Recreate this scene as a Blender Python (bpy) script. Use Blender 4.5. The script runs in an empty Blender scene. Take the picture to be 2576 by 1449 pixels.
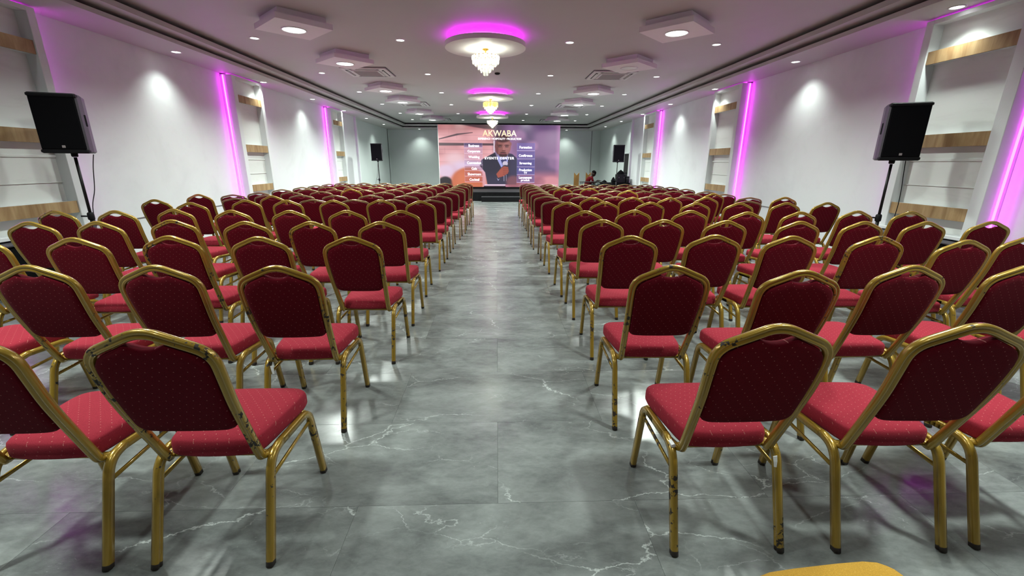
import bpy, math, random
import numpy as np
from mathutils import Matrix, Vector

random.seed(7)
S = bpy.context.scene
COL = S.collection
PI = math.pi

# ------------------------------------------------------------------ camera
CAM_H = 1.42
YAW, PITCH, ROLL = math.radians(2.0047), math.radians(16.2275), math.radians(-0.25)
F = Vector((math.sin(YAW)*math.cos(PITCH), math.cos(YAW)*math.cos(PITCH), -math.sin(PITCH)))
R = Vector((math.cos(YAW), -math.sin(YAW), 0.0))
U = R.cross(F)
R2 = R*math.cos(ROLL) - U*math.sin(ROLL)
U2 = U*math.cos(ROLL) + R*math.sin(ROLL)
cam_d = bpy.data.cameras.new('camera')
cam = bpy.data.objects.new('camera', cam_d)
COL.objects.link(cam)
m = Matrix.Identity(4)
for i in range(3):
    m[i][0], m[i][1], m[i][2] = R2[i], U2[i], -F[i]
m[2][3] = CAM_H
cam.matrix_world = m
cam_d.sensor_fit = 'HORIZONTAL'; cam_d.sensor_width = 36.0
cam_d.lens = 36.0*1080/2576
cam_d.clip_start = 0.05; cam_d.clip_end = 100
S.camera = cam

# ------------------------------------------------------------------ world, exposure
w = bpy.data.worlds.new('world'); S.world = w; w.use_nodes = True
w.node_tree.nodes['Background'].inputs[0].default_value = (0.8, 0.85, 0.9, 1)
w.node_tree.nodes['Background'].inputs[1].default_value = 0.02
S.view_settings.view_transform = 'Standard'
S.view_settings.look = 'None'
S.view_settings.gamma = 1.0
S.view_settings.use_curve_mapping = False
S.view_settings.exposure = 0.0
P_SPOT = 72.0        # small ceiling downlights
P_SOFFIT = 3.8      # downlights in the lowered border
P_PANEL = 64.0       # round lamps in the square plates
P_CHAND = 19.0
LED_WALL = 20.0
LED_RING = 17.0
SCREEN = 1.0
WHITE_L = (0.90, 1.0, 0.93)
MAG = (0.9, 0.03, 1.0)

# ------------------------------------------------------------------ materials
def lin(r, g, b):
    f = lambda c: (c/255/12.92) if c/255 <= 0.04045 else ((c/255+0.055)/1.055)**2.4
    return (f(r), f(g), f(b))

class NT:
    def __init__(s, name):
        s.m = bpy.data.materials.new(name); s.m.use_nodes = True
        s.t = s.m.node_tree; s.n = s.t.nodes; s.b = s.n['Principled BSDF']
    def new(s, t, **kw):
        n = s.n.new(t)
        for k, v in kw.items(): setattr(n, k, v)
        return n
    def link(s, a, b): s.t.links.new(a, b)
    def val(s, sock, v):
        if hasattr(v, 'links') or hasattr(v, 'is_output'): s.link(v, sock)
        else: sock.default_value = v
    def math(s, op, a, b=None, c=None):
        n = s.new('ShaderNodeMath', operation=op)
        s.val(n.inputs[0], a)
        if b is not None: s.val(n.inputs[1], b)
        if c is not None: s.val(n.inputs[2], c)
        return n.outputs[0]
    def ramp(s, f, a, b):
        n = s.new('ShaderNodeMapRange'); s.val(n.inputs[0], f)
        n.inputs[1].default_value = a; n.inputs[2].default_value = b
        n.clamp = True
        return n.outputs[0]
    def mix(s, f, a, b):
        n = s.new('ShaderNodeMix', data_type='RGBA')
        s.val(n.inputs[0], f)
        s.val(n.inputs[6], a if hasattr(a, 'is_output') else (*a, 1))
        s.val(n.inputs[7], b if hasattr(b, 'is_output') else (*b, 1))
        return n.outputs[2]
    def noise(s, vec, scale, detail=3, rough=0.5, dist=0.0, dim='3D', w=None):
        n = s.new('ShaderNodeTexNoise'); n.noise_dimensions = dim
        if vec is not None: s.link(vec, n.inputs['Vector'])
        if w is not None: s.val(n.inputs['W'], w)
        n.inputs['Scale'].default_value = scale; n.inputs['Detail'].default_value = detail
        n.inputs['Roughness'].default_value = rough; n.inputs['Distortion'].default_value = dist
        return n.outputs[0]
    def bump(s, h, strength, dist=0.01):
        n = s.new('ShaderNodeBump'); n.inputs['Strength'].default_value = strength
        n.inputs['Distance'].default_value = dist
        s.link(h, n.inputs['Height']); s.link(n.outputs[0], s.b.inputs['Normal'])
    def out(s, col=None, rough=None, metal=None, spec=None):
        if col is not None: s.val(s.b.inputs['Base Color'], col if hasattr(col, 'is_output') else (*col, 1))
        if rough is not None: s.val(s.b.inputs['Roughness'], rough)
        if metal is not None: s.val(s.b.inputs['Metallic'], metal)
        if spec is not None: s.b.inputs['Specular IOR Level'].default_value = spec
        return s.m

def plain(name, col, rough=0.5, metal=0.0, var=0.06, scale=8, spec=0.5):
    n = NT(name); tc = n.new('ShaderNodeTexCoord').outputs['Object']
    f = n.noise(tc, scale, 3)
    c2 = tuple(max(0, c*(1-var*2)) for c in col)
    return n.out(n.mix(f, col, c2), rough, metal, spec)

def emit(name, col, strength):
    n = NT(name)
    n.b.inputs['Base Color'].default_value = (*col, 1)
    n.b.inputs['Emission Color'].default_value = (*col, 1)
    n.b.inputs['Emission Strength'].default_value = strength
    return n.m

def wall_paint(name, col, stain=0.12):
    n = NT(name); pos = n.new('ShaderNodeNewGeometry').outputs['Position']
    big = n.noise(pos, 0.9, 4, 0.6, 0.4)
    mid = n.noise(pos, 5.0, 4, 0.65)
    f = n.math('MULTIPLY', n.ramp(big, 0.52, 0.8), 0.8)
    f = n.math('ADD', f, n.math('MULTIPLY', n.ramp(mid, 0.55, 0.85), 0.35))
    c = n.mix(f, col, tuple(x*(1-stain) for x in col))
    n.out(c, 0.6, 0, 0.3)
    n.bump(n.noise(pos, 60, 2), 0.05)
    return n.m

def scuffed_paint(name, col):
    n = NT(name); pos = n.new('ShaderNodeNewGeometry').outputs['Position']
    mp = n.new('ShaderNodeMapping'); mp.inputs['Scale'].default_value = (1, 0.6, 3.2)
    n.link(pos, mp.inputs[0])
    a = n.ramp(n.noise(mp.outputs[0], 2.2, 5, 0.65, 0.6), 0.55, 0.72)
    c = n.mix(n.math('MULTIPLY', a, 0.35), col, tuple(x*0.72 for x in col))
    return n.out(c, 0.55, 0, 0.3)

def gold_paint(name, col, chip):
    n = NT(name)
    tc = n.new('ShaderNodeTexCoord').outputs['Object']
    rnd = n.new('ShaderNodeObjectInfo').outputs['Random']
    wv = n.math('MULTIPLY', rnd, 40.0)
    a = n.noise(tc, 48, 3, 0.6, 0.2, '4D', wv)
    b = n.noise(tc, 5, 2, 0.5, 0.0, '4D', wv)
    m_ = n.math('ADD', n.math('MULTIPLY', a, 0.62), n.math('MULTIPLY', b, 0.38))
    lo = n.math('SUBTRACT', chip, n.math('MULTIPLY', rnd, 0.035))
    mask = n.math('GREATER_THAN', m_, lo)
    base = n.mix(n.noise(tc, 9, 2), col, tuple(x*0.82 for x in col))
    c = n.mix(mask, base, (0.022, 0.014, 0.009))
    n.link(c, n.b.inputs['Base Color'])
    n.link(n.math('SUBTRACT', 0.42, n.math('MULTIPLY', mask, 0.4)), n.b.inputs['Metallic'])
    n.link(n.math('ADD', 0.27, n.math('MULTIPLY', mask, 0.3)), n.b.inputs['Roughness'])
    n.link(n.math('SUBTRACT', 0.5, n.math('MULTIPLY', mask, 0.5)), n.b.inputs['Coat Weight']); n.b.inputs['Coat Roughness'].default_value = 0.12
    return n.m

def fabric(name, col, dotcol, ax):
    n = NT(name)
    tc = n.new('ShaderNodeTexCoord').outputs['Object']
    sp = n.new('ShaderNodeSeparateXYZ'); n.link(tc, sp.inputs[0])
    x = sp.outputs[0]; z = sp.outputs[ax]
    if ax == 1:
        z = n.math('SUBTRACT', z, sp.outputs[2]); x = n.math('ADD', x, n.math('MULTIPLY', sp.outputs[2], 0.4))
    rowh, pitch, shift = 0.0165, 0.042, 0.0142
    r = n.math('ROUND', n.math('DIVIDE', z, rowh))
    dz = n.math('SUBTRACT', z, n.math('MULTIPLY', r, rowh))
    x2 = n.math('ADD', x, n.math('MULTIPLY', r, shift))
    q = n.math('DIVIDE', x2, pitch)
    dx = n.math('MULTIPLY', n.math('SUBTRACT', q, n.math('ROUND', q)), pitch)
    d = n.math('SQRT', n.math('ADD', n.math('MULTIPLY', dx, dx), n.math('MULTIPLY', dz, dz)))
    dot = n.math('LESS_THAN', d, 0.0017)
    wv = n.noise(tc, 420, 2, 0.6)
    c = n.mix(n.ramp(wv, 0.3, 0.7), tuple(v*0.78 for v in col), tuple(v*1.15 for v in col))
    c = n.mix(n.math('MULTIPLY', dot, 0.65), c, dotcol)
    n.out(c, 0.9, 0, 0.06)
    n.b.inputs['Sheen Weight'].default_value = 0.03
    n.b.inputs['Sheen Roughness'].default_value = 0.5
    n.bump(wv, 0.25, 0.002)
    return n.m

def marble():
    n = NT('grey_marble_tile')
    pos = n.new('ShaderNodeNewGeometry').outputs['Position']
    rnd = n.new('ShaderNodeObjectInfo').outputs['Random']
    add = n.new('ShaderNodeVectorMath', operation='ADD')
    cmb = n.new('ShaderNodeCombineXYZ')
    n.link(n.math('MULTIPLY', rnd, 57.0), cmb.inputs[0]); n.link(n.math('MULTIPLY', rnd, 31.0), cmb.inputs[2])
    n.link(pos, add.inputs[0]); n.link(cmb.outputs[0], add.inputs[1])
    mp = n.new('ShaderNodeMapping'); mp.inputs['Rotation'].default_value = (0, 0, 0.55)
    mp.inputs['Scale'].default_value = (1.0, 2.1, 1.0)
    n.link(add.outputs[0], mp.inputs[0]); v = mp.outputs[0]
    a = n.noise(v, 1.6, 7, 0.62, 0.5)
    b = n.noise(v, 14, 5, 0.7, 0.3)
    f = n.math('ADD', n.math('MULTIPLY', a, 0.7), n.math('MULTIPLY', b, 0.3))
    c = n.mix(n.ramp(f, 0.34, 0.66), lin(88, 91, 91), lin(142, 147, 145))
    wob = n.new('ShaderNodeTexNoise'); n.link(v, wob.inputs['Vector']); wob.inputs['Scale'].default_value = 2.6; wob.inputs['Detail'].default_value = 6; wob.inputs['Roughness'].default_value = 0.65
    def vein(scale, width, amp, mscale, m0, m1):
        vm = n.new('ShaderNodeVectorMath', operation='SCALE'); n.link(wob.outputs['Color'], vm.inputs[0]); vm.inputs['Scale'].default_value = amp
        va = n.new('ShaderNodeVectorMath', operation='ADD'); n.link(v, va.inputs[0]); n.link(vm.outputs[0], va.inputs[1])
        vo = n.new('ShaderNodeTexVoronoi', feature='DISTANCE_TO_EDGE'); vo.inputs['Scale'].default_value = scale
        n.link(va.outputs[0], vo.inputs['Vector'])
        ln = n.ramp(vo.outputs['Distance'], width, 0.0)
        return n.math('MULTIPLY', ln, n.ramp(n.noise(v, mscale, 3, 0.5), m0, m1))
    l1 = vein(1.0, 0.0065, 0.34, 1.3, 0.46, 0.62)
    l2 = vein(2.7, 0.010, 0.24, 2.1, 0.54, 0.66)
    fl = n.math('MULTIPLY', n.ramp(n.noise(v, 42, 3, 0.7, 0.8), 0.64, 0.74), n.ramp(n.noise(v, 3.0, 2), 0.5, 0.7))
    t = n.math('MAXIMUM', l1, n.math('MULTIPLY', l2, 0.6))
    t = n.math('MAXIMUM', t, n.math('MULTIPLY', fl, 0.5))
    c = n.mix(n.math('MULTIPLY', t, 0.85), c, lin(200, 206, 204))
    n.out(c, 0.25, 0, 0.42)
    n.link(n.math('ADD', 0.14, n.math('MULTIPLY', b, 0.18)), n.b.inputs['Roughness'])
    return n.m

def wood(name, c1, c2):
    n = NT(name)
    tc = n.new('ShaderNodeNewGeometry').outputs['Position']
    mp = n.new('ShaderNodeMapping'); mp.inputs['Scale'].default_value = (1, 7, 0.9)
    mp.inputs['Rotation'].default_value = (0.35, 0, 0)
    n.link(tc, mp.inputs[0])
    f = n.noise(mp.outputs[0], 1.5, 5, 0.6, 0.8)
    c = n.mix(n.ramp(f, 0.35, 0.68), c1, c2)
    return n.out(c, 0.5, 0, 0.3)

M = {}
M['wall'] = wall_paint('white_wall_paint', (0.66, 0.685, 0.69))
M['panel'] = wall_paint('white_panel_paint', (0.66, 0.685, 0.69), 0.16)
M['niche'] = scuffed_paint('scuffed_niche_paint', (0.68, 0.705, 0.68))
M['greywall'] = wall_paint('grey_green_wall_paint', (0.60, 0.655, 0.64), 0.08)
M['ceil'] = wall_paint('white_ceiling_paint', (0.46, 0.44, 0.43), 0.06)
M['plaster'] = wall_paint('ceiling_plaster', (0.72, 0.69, 0.69), 0.05)
M['marble'] = marble()
M['joint'] = plain('floor_joint', lin(120, 122, 120), 0.8)
M['goldA'] = gold_paint('chipped_gold_paint', (0.38, 0.235, 0.028), 0.60)
M['goldA2'] = gold_paint('clean_gold_paint', (0.38, 0.235, 0.03), 0.66)
M['goldB'] = gold_paint('pale_bronze_gold_paint', (0.27, 0.18, 0.075), 0.70)
M['foot'] = plain('dark_foot_end', (0.03, 0.02, 0.015), 0.6)
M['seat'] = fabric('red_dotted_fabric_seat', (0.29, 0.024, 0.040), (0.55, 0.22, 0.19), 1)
M['back'] = fabric('red_dotted_fabric_back_shaded', (0.105, 0.003, 0.010), (0.42, 0.16, 0.15), 2)  # same fabric as the seat, darkened to paint in the shade on the backs
M['yellow'] = fabric('mustard_fabric', (0.52, 0.29, 0.045), (0.58, 0.36, 0.09), 1)
M['wood'] = wood('oak_board', lin(140, 111, 76), lin(174, 149, 110))
M['woodpost'] = wood('pine_board', lin(96, 68, 28), lin(124, 92, 44))
M['black'] = plain('black_plastic', (0.006, 0.006, 0.007), 0.6, spec=0.2)
M['blackmetal'] = plain('black_metal', (0.012, 0.012, 0.012), 0.4, 0.2, spec=0.3)
M['grille'] = plain('black_speaker_grille', (0.003, 0.003, 0.004), 0.85, spec=0.1)
M['speaker_side'] = plain('dark_grey_cabinet', (0.05, 0.045, 0.055), 0.5)
M['cloth'] = plain('black_cloth', (0.006, 0.006, 0.007), 0.95, 0, 0.3, 5, 0.08)
M['stage'] = plain('black_stage_carpet', (0.028, 0.028, 0.031), 0.8, 0, 0.2, 4, 0.2)
M['stageskirt'] = plain('black_stage_skirt', (0.006, 0.006, 0.007), 0.8, 0, 0.2, 4, 0.2)
M['white_lamp'] = emit('lit_downlight', (0.97, 1.0, 0.98), 12)
M['big_lamp'] = emit('lit_round_lamp', (0.99, 1.0, 0.97), 9)
M['off_lamp'] = plain('unlit_lamp_glass', (0.82, 0.86, 0.82), 0.4)
M['trim'] = plain('white_lamp_trim', (0.75, 0.77, 0.75), 0.35)
M['led'] = emit('magenta_led', MAG, LED_WALL)
M['ledring'] = emit('magenta_led_ring', MAG, LED_RING)
M['ac'] = plain('white_ac_plastic', (0.6, 0.57, 0.57), 0.4)
M['acgrille'] = plain('ac_intake_grille', (0.33, 0.29, 0.29), 0.6)
M['dark'] = plain('dark_opening', (0.006, 0.005, 0.005), 0.9)
M['seam'] = plain('grey_seam_strip', (0.16, 0.17, 0.165), 0.7)
M['brass'] = plain('polished_brass', (0.75, 0.45, 0.08), 0.25, 0.9)
M['bulb'] = emit('chandelier_bulb', (1.0, 0.98, 0.85), 12)
def crystal(name, col, e=0.0):
    n = NT(name)
    tr = n.new('ShaderNodeBsdfTranslucent'); tr.inputs[0].default_value = (*col, 1)
    gl = n.new('ShaderNodeBsdfGlossy'); gl.inputs[0].default_value = (1, 1, 1, 1); gl.inputs[1].default_value = 0.08
    tp = n.new('ShaderNodeBsdfTransparent')
    mx = n.new('ShaderNodeMixShader'); mx.inputs[0].default_value = 0.25
    mx2 = n.new('ShaderNodeMixShader'); mx2.inputs[0].default_value = 0.25
    n.link(tr.outputs[0], mx.inputs[1]); n.link(gl.outputs[0], mx.inputs[2])
    n.link(mx.outputs[0], mx2.inputs[1]); n.link(tp.outputs[0], mx2.inputs[2])
    n.link(mx2.outputs[0], n.n['Material Output'].inputs[0])
    return n.m
M['crystal'] = crystal('clear_crystal', (0.95, 1.0, 0.93))
M['amber'] = crystal('amber_crystal', (0.95, 0.75, 0.2))
M['skin'] = plain('brown_skin', (0.022, 0.011, 0.007), 0.6, spec=0.2)
M['hair'] = plain('black_hair', (0.004, 0.003, 0.003), 0.95, spec=0.05)
M['redshirt'] = plain('dark_red_shirt', (0.05, 0.002, 0.004), 0.95, spec=0.05)
M['print'] = plain('white_print', (0.5, 0.48, 0.5), 0.7)
M['trousers'] = plain('dark_trousers', (0.02, 0.02, 0.025), 0.85)
M['eye'] = plain('eye_white', (0.4, 0.38, 0.36), 0.3)
M['whitetape'] = plain('white_tape', (0.75, 0.75, 0.75), 0.5)

# ------------------------------------------------------------------ helpers
class MB:
    def __init__(s): s.v = []; s.f = []; s.mi = []
    def add(s, v, f, mi=0):
        o = len(s.v); s.v += [tuple(p) for p in v]
        s.f += [tuple(i+o for i in g) for g in f]; s.mi += [mi]*len(f)
        return s
    def box(s, a, b, mi=0):
        x0, y0, z0 = [min(p, q) for p, q in zip(a, b)]; x1, y1, z1 = [max(p, q) for p, q in zip(a, b)]
        v = [(x0,y0,z0),(x1,y0,z0),(x1,y1,z0),(x0,y1,z0),(x0,y0,z1),(x1,y0,z1),(x1,y1,z1),(x0,y1,z1)]
        f = [(0,3,2,1),(4,5,6,7),(0,1,5,4),(1,2,6,5),(2,3,7,6),(3,0,4,7)]
        return s.add(v, f, mi)
    def bbox(s, a, b, r=0.005, mi=0):
        """box with chamfered vertical and horizontal edges (three stacked outlines)"""
        x0, y0, z0 = [min(p, q) for p, q in zip(a, b)]; x1, y1, z1 = [max(p, q) for p, q in zip(a, b)]
        def loop(i, z):
            q = r
            return [(x0+i+q,y0+i,z),(x1-i-q,y0+i,z),(x1-i,y0+i+q,z),(x1-i,y1-i-q,z),(x1-i-q,y1-i,z),(x0+i+q,y1-i,z),(x0+i,y1-i-q,z),(x0+i,y0+i+q,z)]
        L = [loop(r, z0), loop(0, z0+r), loop(0, z1-r), loop(r, z1)]
        return s.loft(L, True, mi=mi)
    def loft(s, loops, caps=True, closed=True, mi=0):
        o = len(s.v); n = len(loops[0])
        for l in loops: s.v += [tuple(p) for p in l]
        for k in range(len(loops)-1):
            for i in range(n if closed else n-1):
                a = o+k*n+i; b = o+k*n+(i+1) % n
                s.f.append((a, b, b+n, a+n)); s.mi.append(mi)
        if caps:
            s.f.append(tuple(o+i for i in reversed(range(n)))); s.mi.append(mi)
            s.f.append(tuple(o+(len(loops)-1)*n+i for i in range(n))); s.mi.append(mi)
        return s
    def lathe(s, prof, c=(0, 0), n=32, mi=0, caps=True):
        loops = [[(c[0]+r*math.cos(2*PI*i/n), c[1]+r*math.sin(2*PI*i/n), z) for i in range(n)] for r, z in prof]
        return s.loft(loops, caps, mi=mi)
    def tube(s, pts, r, n=8, mi=0, normal=None, prof=None, caps=True):
        return s.loft(sweep(pts, prof or [(r*math.cos(2*PI*i/n), r*math.sin(2*PI*i/n)) for i in range(n)], normal), caps, mi=mi)
    def build(s, name, mats, parent=None, smooth=False, link=True):
        me = bpy.data.meshes.new(name)
        me.from_pydata([tuple(map(float, p)) for p in s.v], [], s.f)
        mats = mats if isinstance(mats, (list, tuple)) else [mats]
        for q in mats: me.materials.append(q)
        if len(mats) > 1: me.polygons.foreach_set('material_index', s.mi)
        if smooth: me.polygons.foreach_set('use_smooth', [True]*len(s.f))
        me.update()
        o = bpy.data.objects.new(name, me)
        if link: COL.objects.link(o)
        if parent: o.parent = parent
        return o

def sweep(pts, prof, normal=None):
    P = [Vector(p) for p in pts]; n = len(P); loops = []
    N = Vector(normal) if normal else None
    for i in range(n):
        t = (P[min(i+1, n-1)]-P[max(i-1, 0)]).normalized()
        if N is None:
            N = Vector((0, 0, 1)) if abs(t.z) < 0.9 else Vector((1, 0, 0))
        N = (N - t*N.dot(t)).normalized()
        B = t.cross(N)
        loops.append([P[i]+B*a+N*b for a, b in prof])
    return loops

def fillet(pts, rad, k=5):
    P = [Vector(p) for p in pts]; out = [P[0]]
    for i in range(1, len(P)-1):
        r = rad[i-1] if isinstance(rad, (list, tuple)) else rad
        a = (P[i-1]-P[i]); b = (P[i+1]-P[i])
        ra = min(r, a.length*0.49); rb = min(r, b.length*0.49)
        A = P[i]+a.normalized()*ra; B = P[i]+b.normalized()*rb
        for j in range(k+1):
            t = j/k
            out.append(A*(1-t)**2+P[i]*2*t*(1-t)+B*t*t)
    out.append(P[-1])
    return out

def tag(o, label=None, cat=None, group=None, kind=None):
    if label: o['label'] = label
    if cat: o['category'] = cat
    if group: o['group'] = group
    if kind: o['kind'] = kind
    return o

def empty(name, loc=(0, 0, 0), rz=0.0):
    o = bpy.data.objects.new(name, None); COL.objects.link(o)
    o.location = loc; o.rotation_euler = (0, 0, rz); o.empty_display_size = 0.1
    return o

def copy_tree(o, parent=None):
    c = o.copy(); COL.objects.link(c)
    if parent: c.parent = parent
    for ch in list(o.children):
        copy_tree(ch, c)
    return c

ORD = ['zeroth', 'first', 'second', 'third', 'fourth', 'fifth', 'sixth', 'seventh', 'eighth', 'ninth', 'tenth', 'eleventh', 'twelfth', 'thirteenth', 'fourteenth', 'fifteenth', 'sixteenth']

# ------------------------------------------------------------------ the room
WX = 5.42; YB = 24.2; YF = -5.0
ZS = 3.09; ZC = 3.33
# floor: base slab, tiles
fl = MB().box((-5.75, YF-0.1, -0.12), (5.75, YB+0.1, -0.006)).build('floor', M['joint'])
tag(fl, kind='structure')
TW, TH = 1.2, 0.609
tmesh = None
rest = MB()
row0 = 1.532
def tile_geo(mb, cx, cy, w, h):
    g = 0.0004; b = 0.0004
    x0, x1, y0, y1 = cx-w/2+g, cx+w/2-g, cy-h/2+g, cy+h/2-g
    L = [[(x0,y0,-0.006),(x1,y0,-0.006),(x1,y1,-0.006),(x0,y1,-0.006)],
         [(x0,y0,-b),(x1,y0,-b),(x1,y1,-b),(x0,y1,-b)],
         [(x0+b,y0+b,0),(x1-b,y0+b,0),(x1-b,y1-b,0),(x0+b,y1-b,0)]]
    mb.loft(L, False); o = len(mb.v)-4
    mb.f.append((o, o+1, o+2, o+3)); mb.mi.append(0)
for k in range(-10, 38):
    cy = row0+(k+0.5)*TH
    off = 0.0 if k % 2 == 0 else 0.6
    x = -6.0+off+0.6 - (1.2 if off else 0)
    while x < 6.2:
        cx = x - 0.004; x += TW
        xa, xb = max(cx-0.6, -5.7), min(cx+0.6, 5.7)
        if xb-xa < 0.05 or cy+TH/2 > YB: continue
        if -2 <= k <= 16 and abs(cx) < 5.0:
            if tmesh is None:
                mb = MB(); tile_geo(mb, 0, 0, TW, TH); o = mb.build('tile', M['marble'], fl); tmesh = o.data
            else:
                o = bpy.data.objects.new('tile', tmesh); COL.objects.link(o); o.parent = fl
            o.location = (cx, cy, 0)
        else:
            tile_geo(rest, (xa+xb)/2, cy, xb-xa, TH)
o = rest.build('tile_field', M['marble'], fl); tag(o, kind='stuff')

# ceiling: main slab, two stepped borders
ce = MB().box((-5.75, YF-0.1, ZC), (5.75, YB+0.1, ZC+0.12)).build('ceiling', M['ceil']); tag(ce, kind='structure')
def border(mb, xo, yo, xi, yi, z0, z1, yfo, yfi):
    mb.box((-xo, yfo, z0), (-xi, yo, z1)); mb.box((xi, yfo, z0), (xo, yo, z1))
    mb.box((-xi, yi, z0), (xi, yo, z1)); mb.box((-xi, yfo, z0), (xi, yfi, z1))
mb = MB(); border(mb, 5.72, YB, 4.72, 23.25, ZS, 3.147, YF, YF+0.8); mb.build('soffit', M['ceil'], ce)
mb = MB(); border(mb, 5.2, YB-0.45, 4.56, 23.0, 3.2, 3.267, YF+0.3, YF+1.0); mb.build('tray_border', M['ceil'], ce)

# side walls
NICHE = {-1: [(4.65, 5.6), (9.56, 10.46), (14.78, 15.62)], 1: [(4.63, 5.6), (9.88, 10.88), (15.0, 15.93)]}
NEAR_F, FAR_F = 0.13, 0.10
END = {-1: 17.66, 1: 17.95}
GX = {-1: 5.68, 1: 5.58}
for s, nm in ((-1, 'wall_left'), (1, 'wall_right')):
    wl = MB().box((s*(WX+0.03), YF-0.1, 0), (s*5.75, END[s], ZC)).build(nm, M['wall']); tag(wl, kind='structure')
    g = MB().box((s*GX[s], END[s], 0), (s*5.8, YB+0.1, ZC)).build('rear_wall_section', M['greywall'], wl)
    # panels above the dado line
    ys = [YF]
    for a, b in NICHE[s]: ys += [a-NEAR_F, b+FAR_F]
    ys.append(END[s]-0.06)
    for i in range(0, len(ys), 2):
        MB().bbox((s*WX, ys[i]+0.004, 0.6), (s*(WX+0.04), ys[i+1]-0.004, ZS+0.02), 0.003).build('wall_panel', M['panel'], wl)
    MB().bbox((s*5.34, END[s]-0.06, 0), (s*5.60, END[s]+0.02, ZS+0.01), 0.004).build('end_trim', M['wall'], wl)
    for a, b in NICHE[s]:
        FX = 5.20; zt = 3.07
        MB().bbox((s*FX, a-NEAR_F, 0.64), (s*5.46, a, zt), 0.004).build('niche_fin', M['wall'], wl)
        MB().bbox((s*FX, b, 0.64), (s*5.46, b+FAR_F, zt), 0.004).build('niche_fin', M['wall'], wl)
        MB().box((s*5.33, a, 0.64), (s*5.46, b, zt-0.05)).build('niche_back', M['niche'], wl)
        MB().box((s*FX, a, zt-0.05), (s*5.46, b, zt)).build('niche_head', M['wall'], wl)
        MB().bbox((s*5.17, a-NEAR_F-0.01, 0.60), (s*5.46, b+FAR_F+0.01, 0.64), 0.004).build('niche_sill', M['wall'], wl)
        MB().bbox((s*5.315, a, 1.17), (s*5.335, b, 1.178), 0.002).build('niche_ledge', M['niche'], wl)
        MB().bbox((s*5.315, a, 1.46), (s*5.335, b, 1.49), 0.004).build('niche_ledge', M['niche'], wl)
        # led strips hidden against the fins
        for yy, d in ((a-NEAR_F-0.006, 1), (b+FAR_F+0.006, -1)):
            MB().box((s*5.355, yy-0.005, 0.62), (s*5.375, yy+0.005, 3.06)).build('led_strip', M['led'], wl)
        MB().box((s*5.30, a-0.1, 3.078), (s*5.31, b+0.08, 3.083)).build('led_strip', M['ledring'], wl)

wb = MB().box((-5.8, YB, 0), (5.8, YB+0.12, ZC)).build('wall_back', M['greywall']); tag(wb, kind='structure')
wf = MB().box((-5.8, YF-0.12, 0), (5.8, YF, ZC)).build('wall_front', M['wall']); tag(wf, kind='structure')
o = MB().bbox((5.08, YB-0.015, 0), (5.105, YB, ZS), 0.004).build('trim_1', M['seam']); tag(o, kind='structure')
o = MB().bbox((-GX[-1]+0.005, YB-0.40, 0), (-GX[-1]+0.03, YB-0.37, ZS), 0.004).build('trim_2', M['seam']); tag(o, kind='structure')
d1 = MB().box((GX[1]-0.005, 18.72, 0.0), (GX[1]+0.002, 19.42, 1.82)).build('door_1', M['dark']); tag(d1, kind='structure')
mb = MB(); mb.bbox((GX[1]-0.03, 18.66, 0), (GX[1], 18.72, 1.88)); mb.bbox((GX[1]-0.03, 19.42, 0), (GX[1], 19.48, 1.88)); mb.bbox((GX[1]-0.03, 18.66, 1.82), (GX[1], 19.48, 1.88))
mb.build('door_frame', M['greywall'], d1)

# box shelves in the niches
HZ = [(2.585, 2.72), (1.625, 1.765), (0.81, 0.945)]
HN = ['top', 'middle', 'lowest']
first = None
for s, sd in ((-1, 'left'), (1, 'right')):
    for ni, (a, b) in enumerate(NICHE[s]):
        for zi, (z0, z1) in enumerate(HZ):
            t = empty('box_shelf', (s*5.33, (a+b)/2, z0))
            h = z1-z0; ln = (b-a)/2-0.002
            tag(t, 'oak box shelf, %s of three in the %s wall niche %s' % (HN[zi], sd, ['nearest the camera', 'second from the camera', 'nearest the stage'][ni]),
                'shelf', 'oak box shelves in the wall niches')
            MB().bbox((0, -ln, 0.0), (-s*0.10, ln, h), 0.002).build('shelf_body', M['wall'], t)
            MB().bbox((-s*0.10, -ln, -0.004), (-s*0.115, ln, h+0.004), 0.001).build('front_board', M['wood'], t)
# black plinths under the nearest niches
for s, sd in ((-1, 'left'), (1, 'right')):
    a, b = NICHE[s][0]
    t = empty('plinth', (s*5.2, (a+b)/2, 0))
    tag(t, 'low black plinth under the %s wall niche nearest the camera' % sd, 'plinth')
    MB().bbox((-s*0.19, -0.62, 0), (s*0.18, 0.62, 0.565), 0.006).build('plinth_body', M['cloth'], t)
    MB().bbox((-s*0.21, -0.64, 0.565), (s*0.18, 0.64, 0.585), 0.005).build('plinth_top', M['speaker_side'], t)

# ------------------------------------------------------------------ ceiling lights
def add_light(kind, loc, power, parent=None, **kw):
    d = bpy.data.lights.new('lamp', kind); d.energy = power; d.color = kw.pop('color', WHITE_L)
    for k, v in kw.items(): setattr(d, k, v)
    return d
spot_d = add_light('SPOT', None, P_SPOT, spot_size=math.radians(114), spot_blend=1.0, shadow_soft_size=0.045)
soff_d = add_light('SPOT', None, P_SOFFIT, spot_size=math.radians(125), spot_blend=1.0, shadow_soft_size=0.05)
area_d = add_light('AREA', None, P_PANEL, shape='DISK', size=0.30, spread=math.radians(150))
def lamp_obj(d, loc, parent=None):
    o = bpy.data.objects.new('lamp', d); COL.objects.link(o); o.location = loc
    if parent: o.parent = parent
    return o

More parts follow.
